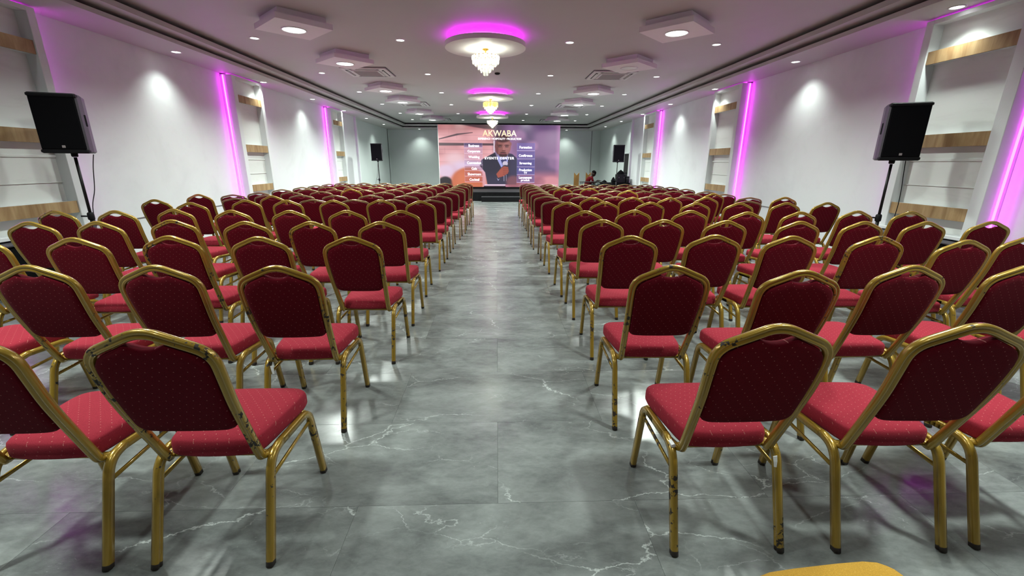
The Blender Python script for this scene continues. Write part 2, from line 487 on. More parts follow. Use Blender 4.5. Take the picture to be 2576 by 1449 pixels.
def make_downlight():
    t = empty('downlight')
    MB().lathe([(0.078, 0.0), (0.078, -0.006), (0.072, -0.010), (0.061, -0.008), (0.058, 0.0)], n=24, caps=False).build('trim_ring', M['trim'], t, True)
    MB().lathe([(0.060, -0.003), (0.04, -0.007), (0.008, -0.0075)], n=20).build('lens', M['white_lamp'], t)
    return t
dl = make_downlight(); used = False
def downlight(x, y, z, data, label, group):
    global used
    t = dl if not used else copy_tree(dl); used = True
    t.location = (x, y, z)
    lo = lamp_obj(data, (0, 0, -0.03), t)
    if label: tag(t, label, 'downlight', group)
    return t
YS = [7.87, 10.65, 13.3, 15.9, 18.65, 21.3]
cols = [(-3.87, 'outer left'), (-1.54, 'inner left'), (1.21, 'inner right'), (3.66, 'outer right')]
for x, nm in cols:
    for i, y in enumerate(YS):
        downlight(x+random.uniform(-.02, .02), y, ZC, spot_d, 'small lit ceiling downlight, %s from camera in the %s column' % (ORD[i+1], nm), 'downlights in the raised ceiling')
SL = {-1: [7.75, 10.4, 13.0, 15.7, 18.3, 21.0], 1: [5.23, 7.89, 10.7, 13.36, 16.04, 18.74, 21.4]}
for s, sd in ((-1, 'left'), (1, 'right')):
    for i, y in enumerate(SL[s]):
        downlight(s*(5.07 if y < 14 else 5.13), y, ZS, soff_d, 'small lit downlight in the %s lowered border, %s from the camera' % (sd, ORD[i+1]), 'downlights in the lowered border')
downlight(-4.0, 23.75, ZS, soff_d, 'small lit downlight above the back wall left of the screen', 'downlights in the lowered border')
downlight(3.65, 23.75, ZS, soff_d, 'small lit downlight above the back wall right of the screen', 'downlights in the lowered border')
# the next lit fittings of the same grid hang above the frame; those behind the camera (from -1 m on) are off
for x, nm in cols:
    for y in (5.2, 2.5, -0.2): lamp_obj(spot_d, (x, y, ZC-0.03))
lamp_obj(soff_d, (-5.09, 5.1, ZS-0.03))
for s_ in (-1, 1):
    for y in (2.5, -0.2): lamp_obj(soff_d, (s_*5.09, y, ZS-0.03))

# square two-step plates set diagonally, round lamp in each
def make_plate(lampmat):
    t = empty('ceiling_plate')
    def sq(hd, z0, z1, off=0.0):
        L = [[(0, -hd+off, z), (hd, off, z), (0, hd+off, z), (-hd, off, z)] for z in (z0, z1)]
        return MB().loft(L)
    sq(0.45, -0.080, 0.0).build('upper_plate', M['plaster'], t)
    sq(0.535, -0.150, -0.080).build('lower_plate', M['plaster'], t)
    MB().lathe([(0.165, -0.150), (0.165, -0.158), (0.152, -0.162), (0.145, -0.152)], n=40, caps=False).build('lamp_ring', M['trim'], t, True)
    MB().lathe([(0.150, -0.154), (0.10, -0.160), (0.02, -0.161)], n=40).build('lamp_glass', lampmat, t)
    return t
PL = {-1: [(-2.80, 6.81), (-2.81, 8.92), (-2.84, 12.09), (-2.86, 14.24), (-2.90, 17.42), (-2.75, 19.8)],
      1: [(2.53, 6.70), (2.55, 9.02), (2.55, 12.2), (2.57, 14.47), (2.59, 17.5), (2.62, 19.8)]}
pl_on = make_plate(M['big_lamp']); pl_used = False; pl_off = make_plate(M['off_lamp'])
for s, sd in ((-1, 'left'), (1, 'right')):
    for i, (x, y) in enumerate(PL[s]):
        if s == 1 and i == 1:
            t = pl_off; lab = 'diagonal two-step ceiling plate with unlit lamp, right of the nearest chandelier'
        else:
            t = pl_on if not pl_used else copy_tree(pl_on); pl_used = True
            lamp_obj(area_d, (0, 0, -0.17), t)
            lab = 'diagonal two-step ceiling plate with lit lamp, %s from camera on the %s' % (ORD[i+1], sd)
        t.location = (x, y, ZC)
        tag(t, lab, 'ceiling lamp', 'diagonal ceiling plates with round lamps')
for x in (-2.8, 2.55):
    for y in (3.6, 1.2): lamp_obj(area_d, (x, y, ZC-0.17))

# air conditioner cassettes
def make_ac():
    t = empty('air_conditioner')
    mb = MB(); h = 0.475
    mb.bbox((-h, -h, -0.03), (h, h, 0.0), 0.008); mb.build('panel', M['ac'], t)
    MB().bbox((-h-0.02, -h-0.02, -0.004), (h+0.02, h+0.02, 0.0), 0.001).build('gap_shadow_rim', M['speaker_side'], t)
    for k in range(4):
        a = k*PI/2; c, s_ = math.cos(a), math.sin(a)
        v = []
        prof = [(-0.29, 0.355, -0.031), (0.29, 0.355, -0.031), (0.34, 0.405, -0.031), (-0.34, 0.405, -0.031)]
        v = [(x*c-y*s_, x*s_+y*c, z) for x, y, z in prof]; v2 = [(x, y, -0.029) for x, y, z in v]
        MB().loft([v2, v]).build('air_slot', M['dark'], t)
        prof = [(-0.26, 0.362, -0.036), (0.26, 0.362, -0.036), (0.26, 0.385, -0.032), (-0.26, 0.385, -0.032)]
        v = [(x*c-y*s_, x*s_+y*c, z) for x, y, z in prof]; v2 = [(x, y, z-0.003) for x, y, z in v]
        MB().loft([v, v2]).build('louver', M['ac'], t)
    mb = MB(); mb.bbox((-0.30, -0.30, -0.042), (0.30, 0.30, -0.03), 0.008); mb.build('intake_frame', M['ac'], t)
    mb = MB()
    for i in range(16): mb.box((-0.25, -0.25+i*0.0325, -0.046), (0.25, -0.25+i*0.0325+0.018, -0.042))
    o = mb.build('intake_grille', M['acgrille'], t)
    return t
ac = make_ac()
for i, (x, y, lab) in enumerate([(-2.80, 10.45, 'white cassette air conditioner behind the second left ceiling plate'), (2.57, 10.5, 'white cassette air conditioner behind the unlit right ceiling plate'),
                      (-2.80, 15.75, 'white cassette air conditioner behind the fourth left ceiling plate'), (2.57, 15.85, 'white cassette air conditioner behind the fourth right ceiling plate'),
                      (-2.6, 21.1, 'white cassette air conditioner farthest left, nearest the screen'), (2.5, 21.1, 'white cassette air conditioner farthest right, nearest the screen')]):
    t = ac if i == 0 else copy_tree(ac)
    t.location = (x, y, ZC-0.001); tag(t, lab, 'air conditioner', 'ceiling air conditioners')
t = empty('smoke_detector', (0.02, 10.45, ZC)); tag(t, 'small dark ceiling sensor behind the nearest chandelier', 'sensor')
MB().lathe([(0.06, 0), (0.06, -0.02), (0.03, -0.035), (0.01, -0.036)], n=20).build('sensor_body', M['black'], t, True)
MB().lathe([(0.015, -0.036), (0.012, -0.045), (0.004, -0.046)], n=10).build('sensor_eye', M['trim'], t, True)

# round floating discs with magenta ring and chandelier
def disc(y, lab):
    t = empty('ceiling_disc', (-0.17, y, ZC)); tag(t, lab, 'ceiling disc', 'round ceiling discs')
    MB().lathe([(0.46, 0.0), (0.46, -0.11)], n=64).build('mount', M['plaster'], t)
    MB().lathe([(0.635, -0.11), (0.635, -0.18)], n=72).build('disc_plate', M['plaster'], t)
    MB().lathe([(0.505, -0.070), (0.505, -0.095), (0.498, -0.095), (0.498, -0.070)], n=64, caps=False).build('led_ring', M['ledring'], t)
disc(7.58, 'large round white ceiling disc nearest the camera with magenta glow')
disc(13.15, 'round white ceiling disc with magenta glow, middle of the three')
disc(18.4, 'round white ceiling disc with magenta glow nearest the screen')

def crystals(t, name, mat, tiers):
    for (r, z, n, w_, h, rd, dz) in tiers:
        mb = MB()
        for i in range(n):
            a = 2*PI*(i+dz)/n; cx, cy = r*math.cos(a), r*math.sin(a)
            tx, ty = -math.sin(a), math.cos(a); nx, ny = math.cos(a), math.sin(a)
            k = 8 if rd else 6
            wf = w_*1.2
            front, mid, back = [], [], []
            for j in range(k):
                b = 2*PI*j/k+PI/k
                uu, vv = wf/2*math.cos(b), h/2*math.sin(b)
                if not rd: vv = h/2*(1 if math.sin(b) > 0.3 else -1 if math.sin(b) < -0.3 else 0); uu = w_/2*(1 if math.cos(b) > 0 else -1)*(1 if abs(math.sin(b)) < 0.9 else 0.2)
                mid.append((cx+tx*uu, cy+ty*uu, z+vv))
                front.append((cx+tx*uu*.6+nx*.008, cy+ty*uu*.6+ny*.008, z+vv*.7))
                back.append((cx+tx*uu*.6-nx*.008, cy+ty*uu*.6-ny*.008, z+vv*.7))
            mb.loft([back, mid, front])
        o = mb.build(name, mat, t); tag(o, kind='stuff')
def chandelier(y, lab, style):
    t = empty('chandelier', (-0.17, y, ZC-0.18)); tag(t, lab, 'chandelier', 'crystal chandeliers under the discs')
    MB().lathe([(0.05, 0), (0.05, -0.015), (0.012, -0.03), (0.008, -0.12), (0.022, -0.14), (0.008, -0.16), (0.01, -0.2)], n=14).build('stem', M['brass'], t, True)
    if style == 1:
        frames = [(0.205, -0.135), (0.155, -0.21), (0.10, -0.27), (0.05, -0.32)]
        crystals(t, 'crystal_tier', M['crystal'], [(0.215, -0.135, 20, 0.055, 0.07, True, 0), (0.205, -0.19, 20, 0.055, 0.07, True, .5), (0.165, -0.225, 16, 0.05, 0.06, True, 0), (0.12, -0.275, 12, 0.045, 0.06, True, .5), (0.075, -0.315, 9, 0.035, 0.06, True, 0), (0.035, -0.355, 6, 0.028, 0.06, False, 0)])
    else:
        frames = [(0.20, -0.10), (0.15, -0.22), (0.09, -0.28), (0.05, -0.33)]
        crystals(t, 'amber_tier', M['amber'], [(0.205, -0.155, 30, 0.03, 0.13, False, 0)])
        crystals(t, 'crystal_tier', M['crystal'], [(0.17, -0.24, 20, 0.045, 0.06, True, 0), (0.12, -0.29, 14, 0.045, 0.06, True, .5), (0.08, -0.335, 10, 0.04, 0.05, True, 0), (0.035, -0.375, 6, 0.03, 0.05, True, 0)])
    for r, z in frames:
        loops = []
        for i in range(29):
            a = 2*PI*i/28
            loops.append([(math.cos(a)*(r-.015+.004*math.cos(b)), math.sin(a)*(r-.015+.004*math.cos(b)), z+.03+.004*math.sin(b)) for b in (0, PI/2, PI, 3*PI/2)])
        MB().loft(loops, False).build('ring_frame', M['brass'], t, True)
    for k in range(4):
        a = k*PI/2+.4
        MB().tube([(0, 0, -0.13), (0.10*math.cos(a), 0.10*math.sin(a), -0.10), (0.185*math.cos(a), 0.185*math.sin(a), frames[0][1]+.03)], 0.004, 6).build('arm', M['brass'], t, True)
        MB().lathe([(0.004, -0.02), (0.012, -0.012), (0.014, 0.0), (0.010, 0.014), (0.002, 0.022)], (0.075*math.cos(a), 0.075*math.sin(a)), n=10).build('bulb', M['bulb'], t, True).location = (0, 0, -0.185)
    p = bpy.data.lights.new('lamp', 'POINT'); p.energy = P_CHAND; p.color = (0.93, 1.0, 0.84); p.shadow_soft_size = 0.05
    lamp_obj(p, (0, 0, -0.18), t)
chandelier(7.58, 'crystal chandelier of round glass discs nearest the camera', 1)
chandelier(13.15, 'chandelier with amber glass rods above clear crystals, middle one', 2)
chandelier(18.4, 'small looking crystal chandelier nearest the LED screen', 1)

# ------------------------------------------------------------------ stage and LED wall
st = empty('stage', (0.1, 17.0, 0)); tag(st, 'low black carpeted stage in front of the LED screen', 'stage')
mb = MB(); mb.bbox((-3.15, 0.0, 0.30), (3.05, 3.4, 0.35), 0.01); mb.build('stage_deck', M['stage'], st)
mb = MB()
n = 120; xs = np.linspace(-3.12, 3.02, n)
lo = [[(x, 0.02+0.008*math.sin(i*1.7), 0.0) for i, x in enumerate(xs)], [(x, 0.015+0.004*math.sin(i*1.7), 0.31) for i, x in enumerate(xs)]]
mb.loft(lo, False, False); mb.build('stage_skirt', M['stageskirt'], st)
MB().box((-3.10, 0.06, 0.0), (3.0, 3.38, 0.299)).build('stage_base', M['stageskirt'], st)
sp = empty('stage_step', (0.2, 16.56, 0)); tag(sp, 'single black step at the front centre of the stage', 'step')
MB().bbox((-0.80, 0, 0.155), (0.80, 0.43, 0.185), 0.008).build('tread', M['stage'], sp)
MB().bbox((-0.79, 0.01, 0.0), (0.79, 0.42, 0.155), 0.004).build('riser', M['stageskirt'], sp)

SY = 18.9; SX0, SX1, SZ0, SZ1 = -2.42, 2.64, 0.435, 2.93
scr = empty('led_screen', ((SX0+SX1)/2, SY, 0.36)); tag(scr, 'large lit LED video wall standing on the stage at the far end', 'screen')
def paint():
    W, H = 440, 220
    u, t = np.meshgrid((np.arange(W)+.5)/W, (np.arange(H)+.5)/H)     # t downward
    X = u*2160+190; Y = t*1115+105
    rng = np.random.RandomState(3)
    img = np.zeros((H, W, 3)); c = lambda *a: np.array(a, float)
    sm = lambda e0, e1, x: np.clip((x-e0)/(e1-e0), 0, 1)**2*(3-2*np.clip((x-e0)/(e1-e0), 0, 1))
    def blend(mask, col): img[:] = img*(1-mask[..., None])+c(*col)*mask[..., None]
    def ell(cx, cy, rx, ry, soft=.12): 
        d = np.sqrt(((X-cx)/rx)**2+((Y-cy)/ry)**2); return 1-sm(1-soft, 1+soft, d)
    def poly(pts, soft=8.0):
        P = np.array(pts, float); ins = np.zeros(X.shape, bool); dm = np.full(X.shape, 1e9)
        for i in range(len(P)):
            x1, y1 = P[i]; x2, y2 = P[(i+1) % len(P)]
            cnd = ((y1 > Y) != (y2 > Y)) & (X < (x2-x1)*(Y-y1)/((y2-y1) if y2 != y1 else 1e-9)+x1)
            ins ^= cnd
            L2 = (x2-x1)**2+(y2-y1)**2; tt = np.clip(((X-x1)*(x2-x1)+(Y-y1)*(y2-y1))/max(L2, 1e-9), 0, 1)
            dm = np.minimum(dm, np.hypot(X-x1-tt*(x2-x1), Y-y1-tt*(y2-y1)))
        sd = np.where(ins, dm, -dm); return sm(-soft, soft, sd)
    def cloud(n, k, seed):
        r = np.random.RandomState(seed); a = r.rand(k+2, n+2); yy = t*k; xx = u*n
        i = yy.astype(int); j = xx.astype(int); fy = yy-i; fx = xx-j; fy = fy*fy*(3-2*fy); fx = fx*fx*(3-2*fx)
        return a[i, j]*(1-fy)*(1-fx)+a[i+1, j]*fy*(1-fx)+a[i, j+1]*(1-fy)*fx+a[i+1, j+1]*fy*fx
    img[:] = c(222, 160, 165)
    blend(sm(330, 90, Y)*.75, (168, 104, 104))
    for yj in (185, 290, 385, 540, 620, 760): blend((np.abs(Y-yj) < 7)*.16*(X < 1180), (140, 85, 95))
    for k, xj in enumerate((380, 520, 900, 640, 300, 820)): blend((np.abs(X-xj) < 5)*.18*(np.abs(Y-(220+k*85)) < 50), (150, 90, 100))
    img[:] += (cloud(14, 9, 1)[..., None]-.5)*36
    right = sm(1120, 1260, X)
    blend(right, (136, 100, 142))
    blend(right*sm(.35, .8, cloud(7, 5, 5))*.75, (84, 64, 104))
    blend(right*sm(.5, .9, cloud(9, 6, 8))*.6, (186, 136, 178))
    blend(sm(1500, 1180, X)*right*sm(760, 200, Y)*.85, (62, 44, 62))
    blend(sm(2250, 2340, X)*.5, (200, 140, 190))
    blend(right*sm(870, 1050, Y)*.8, (196, 120, 138))
    blend(poly([(560, 100), (1190, 100), (1190, 185), (1000, 175), (840, 150)], 14)*.85, (66, 44, 52))
    blend(poly([(200, 352), (520, 262), (800, 238), (800, 248), (560, 285), (200, 368)], 5), (84, 56, 66))
    blend(poly([(200, 424), (1165, 430), (1165, 468), (200, 474)], 4), (92, 70, 78))
    blend(poly([(1166, 380), (1184, 380), (1184, 590), (1166, 590)], 4), (232, 220, 232))
    blend(ell(480, 720, 180, 120, .6)*.7, (236, 206, 214)); blend(ell(720, 860, 330, 120, .5)*.8, (226, 206, 236))
    blend(ell(300, 930, 150, 120, .4)*.8, (226, 206, 232))
    blend(ell(290, 1180, 140, 150, .15), (40, 32, 38))
    blend(ell(720, 1130, 320, 270, .12), (206, 112, 78)); blend(ell(620, 1100, 120, 150, .6)*.5, (226, 130, 90))
    blend(poly([(960, 860), (1020, 980), (1030, 1230), (960, 1230)], 22)*.8, (228, 172, 190))
    # the man
    body = poly([(1190, 590), (1060, 660), (950, 720), (915, 830), (1010, 950), (1050, 1170), (1570, 1170), (1600, 900), (1590, 700), (1500, 620), (1420, 600), (1400, 690), (1260, 700)], 8)
    blend(body, (46, 44, 62)); blend(body*sm(1380, 1500, X)*.5, (72, 64, 104)); blend(body*sm(900, 1150, Y)*.5, (66, 62, 92))
    blend(poly([(1190, 570), (1240, 740), (1300, 860), (1350, 820), (1420, 760), (1420, 610), (1400, 600), (1300, 660), (1220, 600)], 6), (166, 168, 226))
    blend(poly([(1290, 715), (1400, 700), (1385, 800), (1330, 830)], 5), (60, 62, 110))
    blend(poly([(1210, 520), (1440, 520), (1400, 660), (1300, 668), (1230, 610)], 8), (96, 56, 52))
    blend(ell(1334, 480, 138, 178, .06), (146, 92, 88)); blend(ell(1400, 500, 62, 130, .5)*.6, (180, 120, 122)); blend(ell(1225, 520, 24, 150, .6)*.6, (90, 52, 50))
    blend(ell(1205, 480, 18, 36, .2), (120, 76, 74)); blend(ell(1472, 440, 14, 32, .2), (150, 98, 96))
    blend(ell(1330, 350, 132, 62, .2)*.9, (70, 42, 46))
    for ex in (1278, 1402):
        blend(ell(ex, 462, 44, 9, .3)*.9, (50, 26, 28)); blend(ell(ex, 488, 30, 11, .3)*.9, (52, 28, 32)); blend(ell(ex+3, 488, 9, 7, .3)*.6, (190, 160, 165))
    blend(ell(1346, 530, 16, 40, .5)*.5, (190, 128, 122)); blend(ell(1346, 560, 34, 12, .4)*.6, (84, 46, 46))
    blend(ell(1335, 640, 78, 36, .3)*.8, (56, 34, 38)); blend(ell(1335, 592, 56, 11, .3)*.8, (60, 34, 38)); blend(ell(1335, 612, 44, 12, .3), (130, 70, 78))
    blend(ell(1372, 790, 48, 46, .1), (206, 196, 216)); blend(poly([(1345, 815), (1400, 815), (1396, 1110), (1352, 1110)], 4)*.9, (44, 44, 60))
    blend(poly([(1346, 985), (1356, 985), (1356, 1110), (1346, 1110)], 3), (180, 176, 210)); blend(poly([(1386, 985), (1394, 985), (1394, 1110), (1386, 1110)], 3), (180, 176, 210))
    blend(poly([(1210, 980), (1300, 870), (1350, 836), (1425, 850), (1438, 930), (1420, 970), (1340, 1020), (1240, 1050)], 7), (168, 84, 70))
    for k in range(4): blend(poly([(1330, 868+k*36), (1430, 872+k*34), (1430, 878+k*34), (1335, 876+k*36)], 3)*.8, (96, 44, 42))
    blend(poly([(1220, 1050), (1245, 1105), (1275, 1060), (1250, 1085)], 3), (190, 190, 230))
    blend(poly([(1375, 1170), (1010, 1170), (990, 1195), (1375, 1195)], 5), (240, 214, 236)); blend(poly([(990, 1196), (1380, 1196), (1380, 1230), (970, 1230)], 4), (58, 44, 56))
    blend(ell(1520, 1120, 130, 110, .3)*.7, (150, 86, 92)); blend(ell(2210, 1150, 220, 130, .3)*.75, (224, 150, 158)); blend(ell(1980, 1120, 120, 90, .4)*.5, (150, 90, 110))
    blend(poly([(1830, 1172), (2330, 1172), (2330, 1186), (1830, 1186)], 5)*.7, (240, 200, 220))
    # translucent caption plates
    LB = [(425, 510), (520, 615), (625, 718), (728, 822), (832, 922), (935, 1025), (1040, 1130)]
    for i, (a, b) in enumerate(LB):
        mk = poly([(640, a), (968, a), (968, b), (640, b)], 3)
        blend(mk*(.34 if i not in (0,) else .5), [(96, 86, 150), (180, 150, 200), (190, 150, 190), (160, 140, 190), (140, 90, 120), (160, 90, 120), (170, 90, 110)][i])
        blend(poly([(640, b-7), (968, b-7), (968, b), (640, b)], 3)*.9, (244, 214, 240))
        for xx in (642, 962): blend(poly([(xx, a), (xx+4, a), (xx+4, b), (xx, b)], 2)*.5, (230, 200, 236))
    RB = [(420, 560), (568, 708), (715, 852), (860, 994), (1005, 1138)]
    for i, (a, b) in enumerate(RB):
        mk = poly([(1582, a), (1906, a), (1906, b), (1582, b)], 4)
        blend(mk*.62, [(112, 100, 176), (96, 88, 166), (84, 82, 160), (78, 84, 168), (104, 88, 150)][i])
        blend(poly([(1582, b-8), (1906, b-8), (1906, b), (1582, b)], 3)*.85, (220, 208, 250))
        for xx in (1584, 1900): blend(poly([(xx, a), (xx+4, a), (xx+4, b), (xx, b)], 2)*.5, (180, 176, 236))
    return np.clip(img, 0, 255)
img = paint(); Hh, Ww, _ = img.shape
xs = np.linspace(SX0, SX1, Ww)-(SX0+SX1)/2; zs = np.linspace(SZ1, SZ0, Hh)-0.36
vv = np.zeros((Hh*Ww, 3)); vv[:, 0] = np.tile(xs, Hh); vv[:, 2] = np.repeat(zs, Ww); vv[:, 1] = -0.002
idx = np.arange(Hh*Ww).reshape(Hh, Ww)
q = np.stack([idx[:-1, :-1], idx[1:, :-1], idx[1:, 1:], idx[:-1, 1:]], -1).reshape(-1, 4)
me = bpy.data.meshes.new('display_surface'); me.vertices.add(len(vv)); me.vertices.foreach_set('co', vv.ravel())
me.loops.add(q.size); me.loops.foreach_set('vertex_index', q.ravel().astype(np.int32))
me.polygons.add(len(q)); me.polygons.foreach_set('loop_start', np.arange(0, q.size, 4, dtype=np.int32))
me.polygons.foreach_set('loop_total', np.full(len(q), 4, dtype=np.int32)); me.update(calc_edges=True)
ca = me.color_attributes.new('picture', 'FLOAT_COLOR', 'POINT')
ll = img.reshape(-1, 3)/255.0; ll = np.where(ll <= .04045, ll/12.92, ((ll+.055)/1.055)**2.4)
ca.data.foreach_set('color', np.concatenate([ll, np.ones((len(ll), 1))], 1).ravel().astype(np.float32))
n = NT('led_display'); at_ = n.new('ShaderNodeAttribute', attribute_name='picture')
n.b.inputs['Base Color'].default_value = (0.01, 0.01, 0.01, 1); n.b.inputs['Roughness'].default_value = 0.5
n.link(at_.outputs['Color'], n.b.inputs['Emission Color']); n.b.inputs['Emission Strength'].default_value = SCREEN
me.materials.append(n.m)
ds = bpy.data.objects.new('display_surface', me); COL.objects.link(ds); ds.parent = scr
ds['label'] = 'picture of a man in a dark suit holding a microphone'
wx = (SX1-SX0)/2
MB().bbox((-wx, 0.0, SZ0-0.36), (wx, 0.10, SZ1-0.36), 0.003).build('cabinet', M['black'], scr)
MB().bbox((-wx-0.02, -0.004, SZ0-0.36), (-wx, 0.10, SZ1-0.36), 0.002).build('side_edge', M['trim'], scr)
MB().box((-wx, 0.01, -0.008), (wx, 0.10, SZ0-0.36)).build('base_frame', M['black'], scr)
textw = emit('caption_white', (1, 0.95, 1), 1.0)
textg = NT('caption_gold'); sp_ = textg.new('ShaderNodeSeparateXYZ'); textg.link(textg.new('ShaderNodeTexCoord').outputs['Object'], sp_.inputs[0])
gc = textg.mix(textg.ramp(sp_.outputs[0], -0.45, 0.75), lin(250, 160, 60), lin(255, 235, 150))
textg.link(gc, textg.b.inputs['Emission Color']); textg.b.inputs['Emission Strength'].default_value = 1.0
def sx(X): return SX0+(X-172)/2190*(SX1-SX0)-(SX0+SX1)/2
def sz(Y): return SZ1-(Y-98)/1122*(SZ1-SZ0)-0.36
def caption(txt, X, Y, h, wpx, mat, bold=0.0, name='caption', sp=1.0):
    cu = bpy.data.curves.new('caption', 'FONT'); cu.body = txt; cu.align_x = 'CENTER'; cu.align_y = 'CENTER'
    cu.size = 1.0; cu.offset = bold; cu.resolution_u = 3; cu.space_character = sp
    tmp = bpy.data.objects.new('caption_tmp', cu)
    me = bpy.data.meshes.new_from_object(tmp)
    bpy.data.objects.remove(tmp)
    co = np.array([v.co[:] for v in me.vertices]); mn, mx = co.min(0), co.max(0)
    W = wpx/2190*(SX1-SX0); Hh_ = h/1122*(SZ1-SZ0)
    co2 = np.zeros_like(co)
    co2[:, 0] = ((co[:, 0]-(mn[0]+mx[0])/2)/(mx[0]-mn[0]))*W
    co2[:, 2] = ((co[:, 1]-(mn[1]+mx[1])/2)/(mx[1]-mn[1]))*Hh_
    me.vertices.foreach_set('co', co2.ravel()); me.materials.append(mat); me.update()
    o = bpy.data.objects.new(name, me); COL.objects.link(o); o.parent = scr
    o.location = (sx(X), -0.008, sz(Y)); o['label'] = 'lettering reading ' + txt.replace('\n', ' ')
    return o
caption('AKWABA', 1270, 246, 108, 610, textg.m, 0.008)
caption('EXPERIENCE \u2022 HOSPITALITY \u2022 PRODUCTION', 1272, 343, 36, 775, textw, 0.02)
for tx, yy, ww in (('Business', 467, 190), ('Corporate', 572, 228), ('Wedding', 676, 200), ('Convention', 776, 258), ('Gala', 880, 100), ('Showroom', 982, 245), ('Cocktail', 1084, 180)):
    caption(tx, 805, yy, 48 if tx not in ('Corporate', 'Wedding') else 56, ww, textw, 0.015)
for tx, yy, ww, hh in (('Formation', 492, 225, 46), ('Conf\u00e9rence', 640, 246, 46), ('Streaming', 784, 222, 54), ('Production', 903, 232, 46), ('TV', 957, 58, 42), ('Lancement', 1043, 236, 46), ('produit', 1096, 160, 54)):
    caption(tx, 1743, yy, hh, ww, textw, 0.015)
caption('EVENTS CENTER', 1268, 690, 46, 536, textw, 0.03, sp=1.25)

# ------------------------------------------------------------------ banquet chairs
def prof(w_, d, g):
    a, b = w_/2, d/2
    return [(-a, b*.3), (-a*.75, b), (a*.75, b), (a, b*.3), (a, -b*.45), (a*.72, -b), (a*.3, -b), (0, -b+g), (-a*.3, -b), (-a*.72, -b), (-a, -b*.45)]

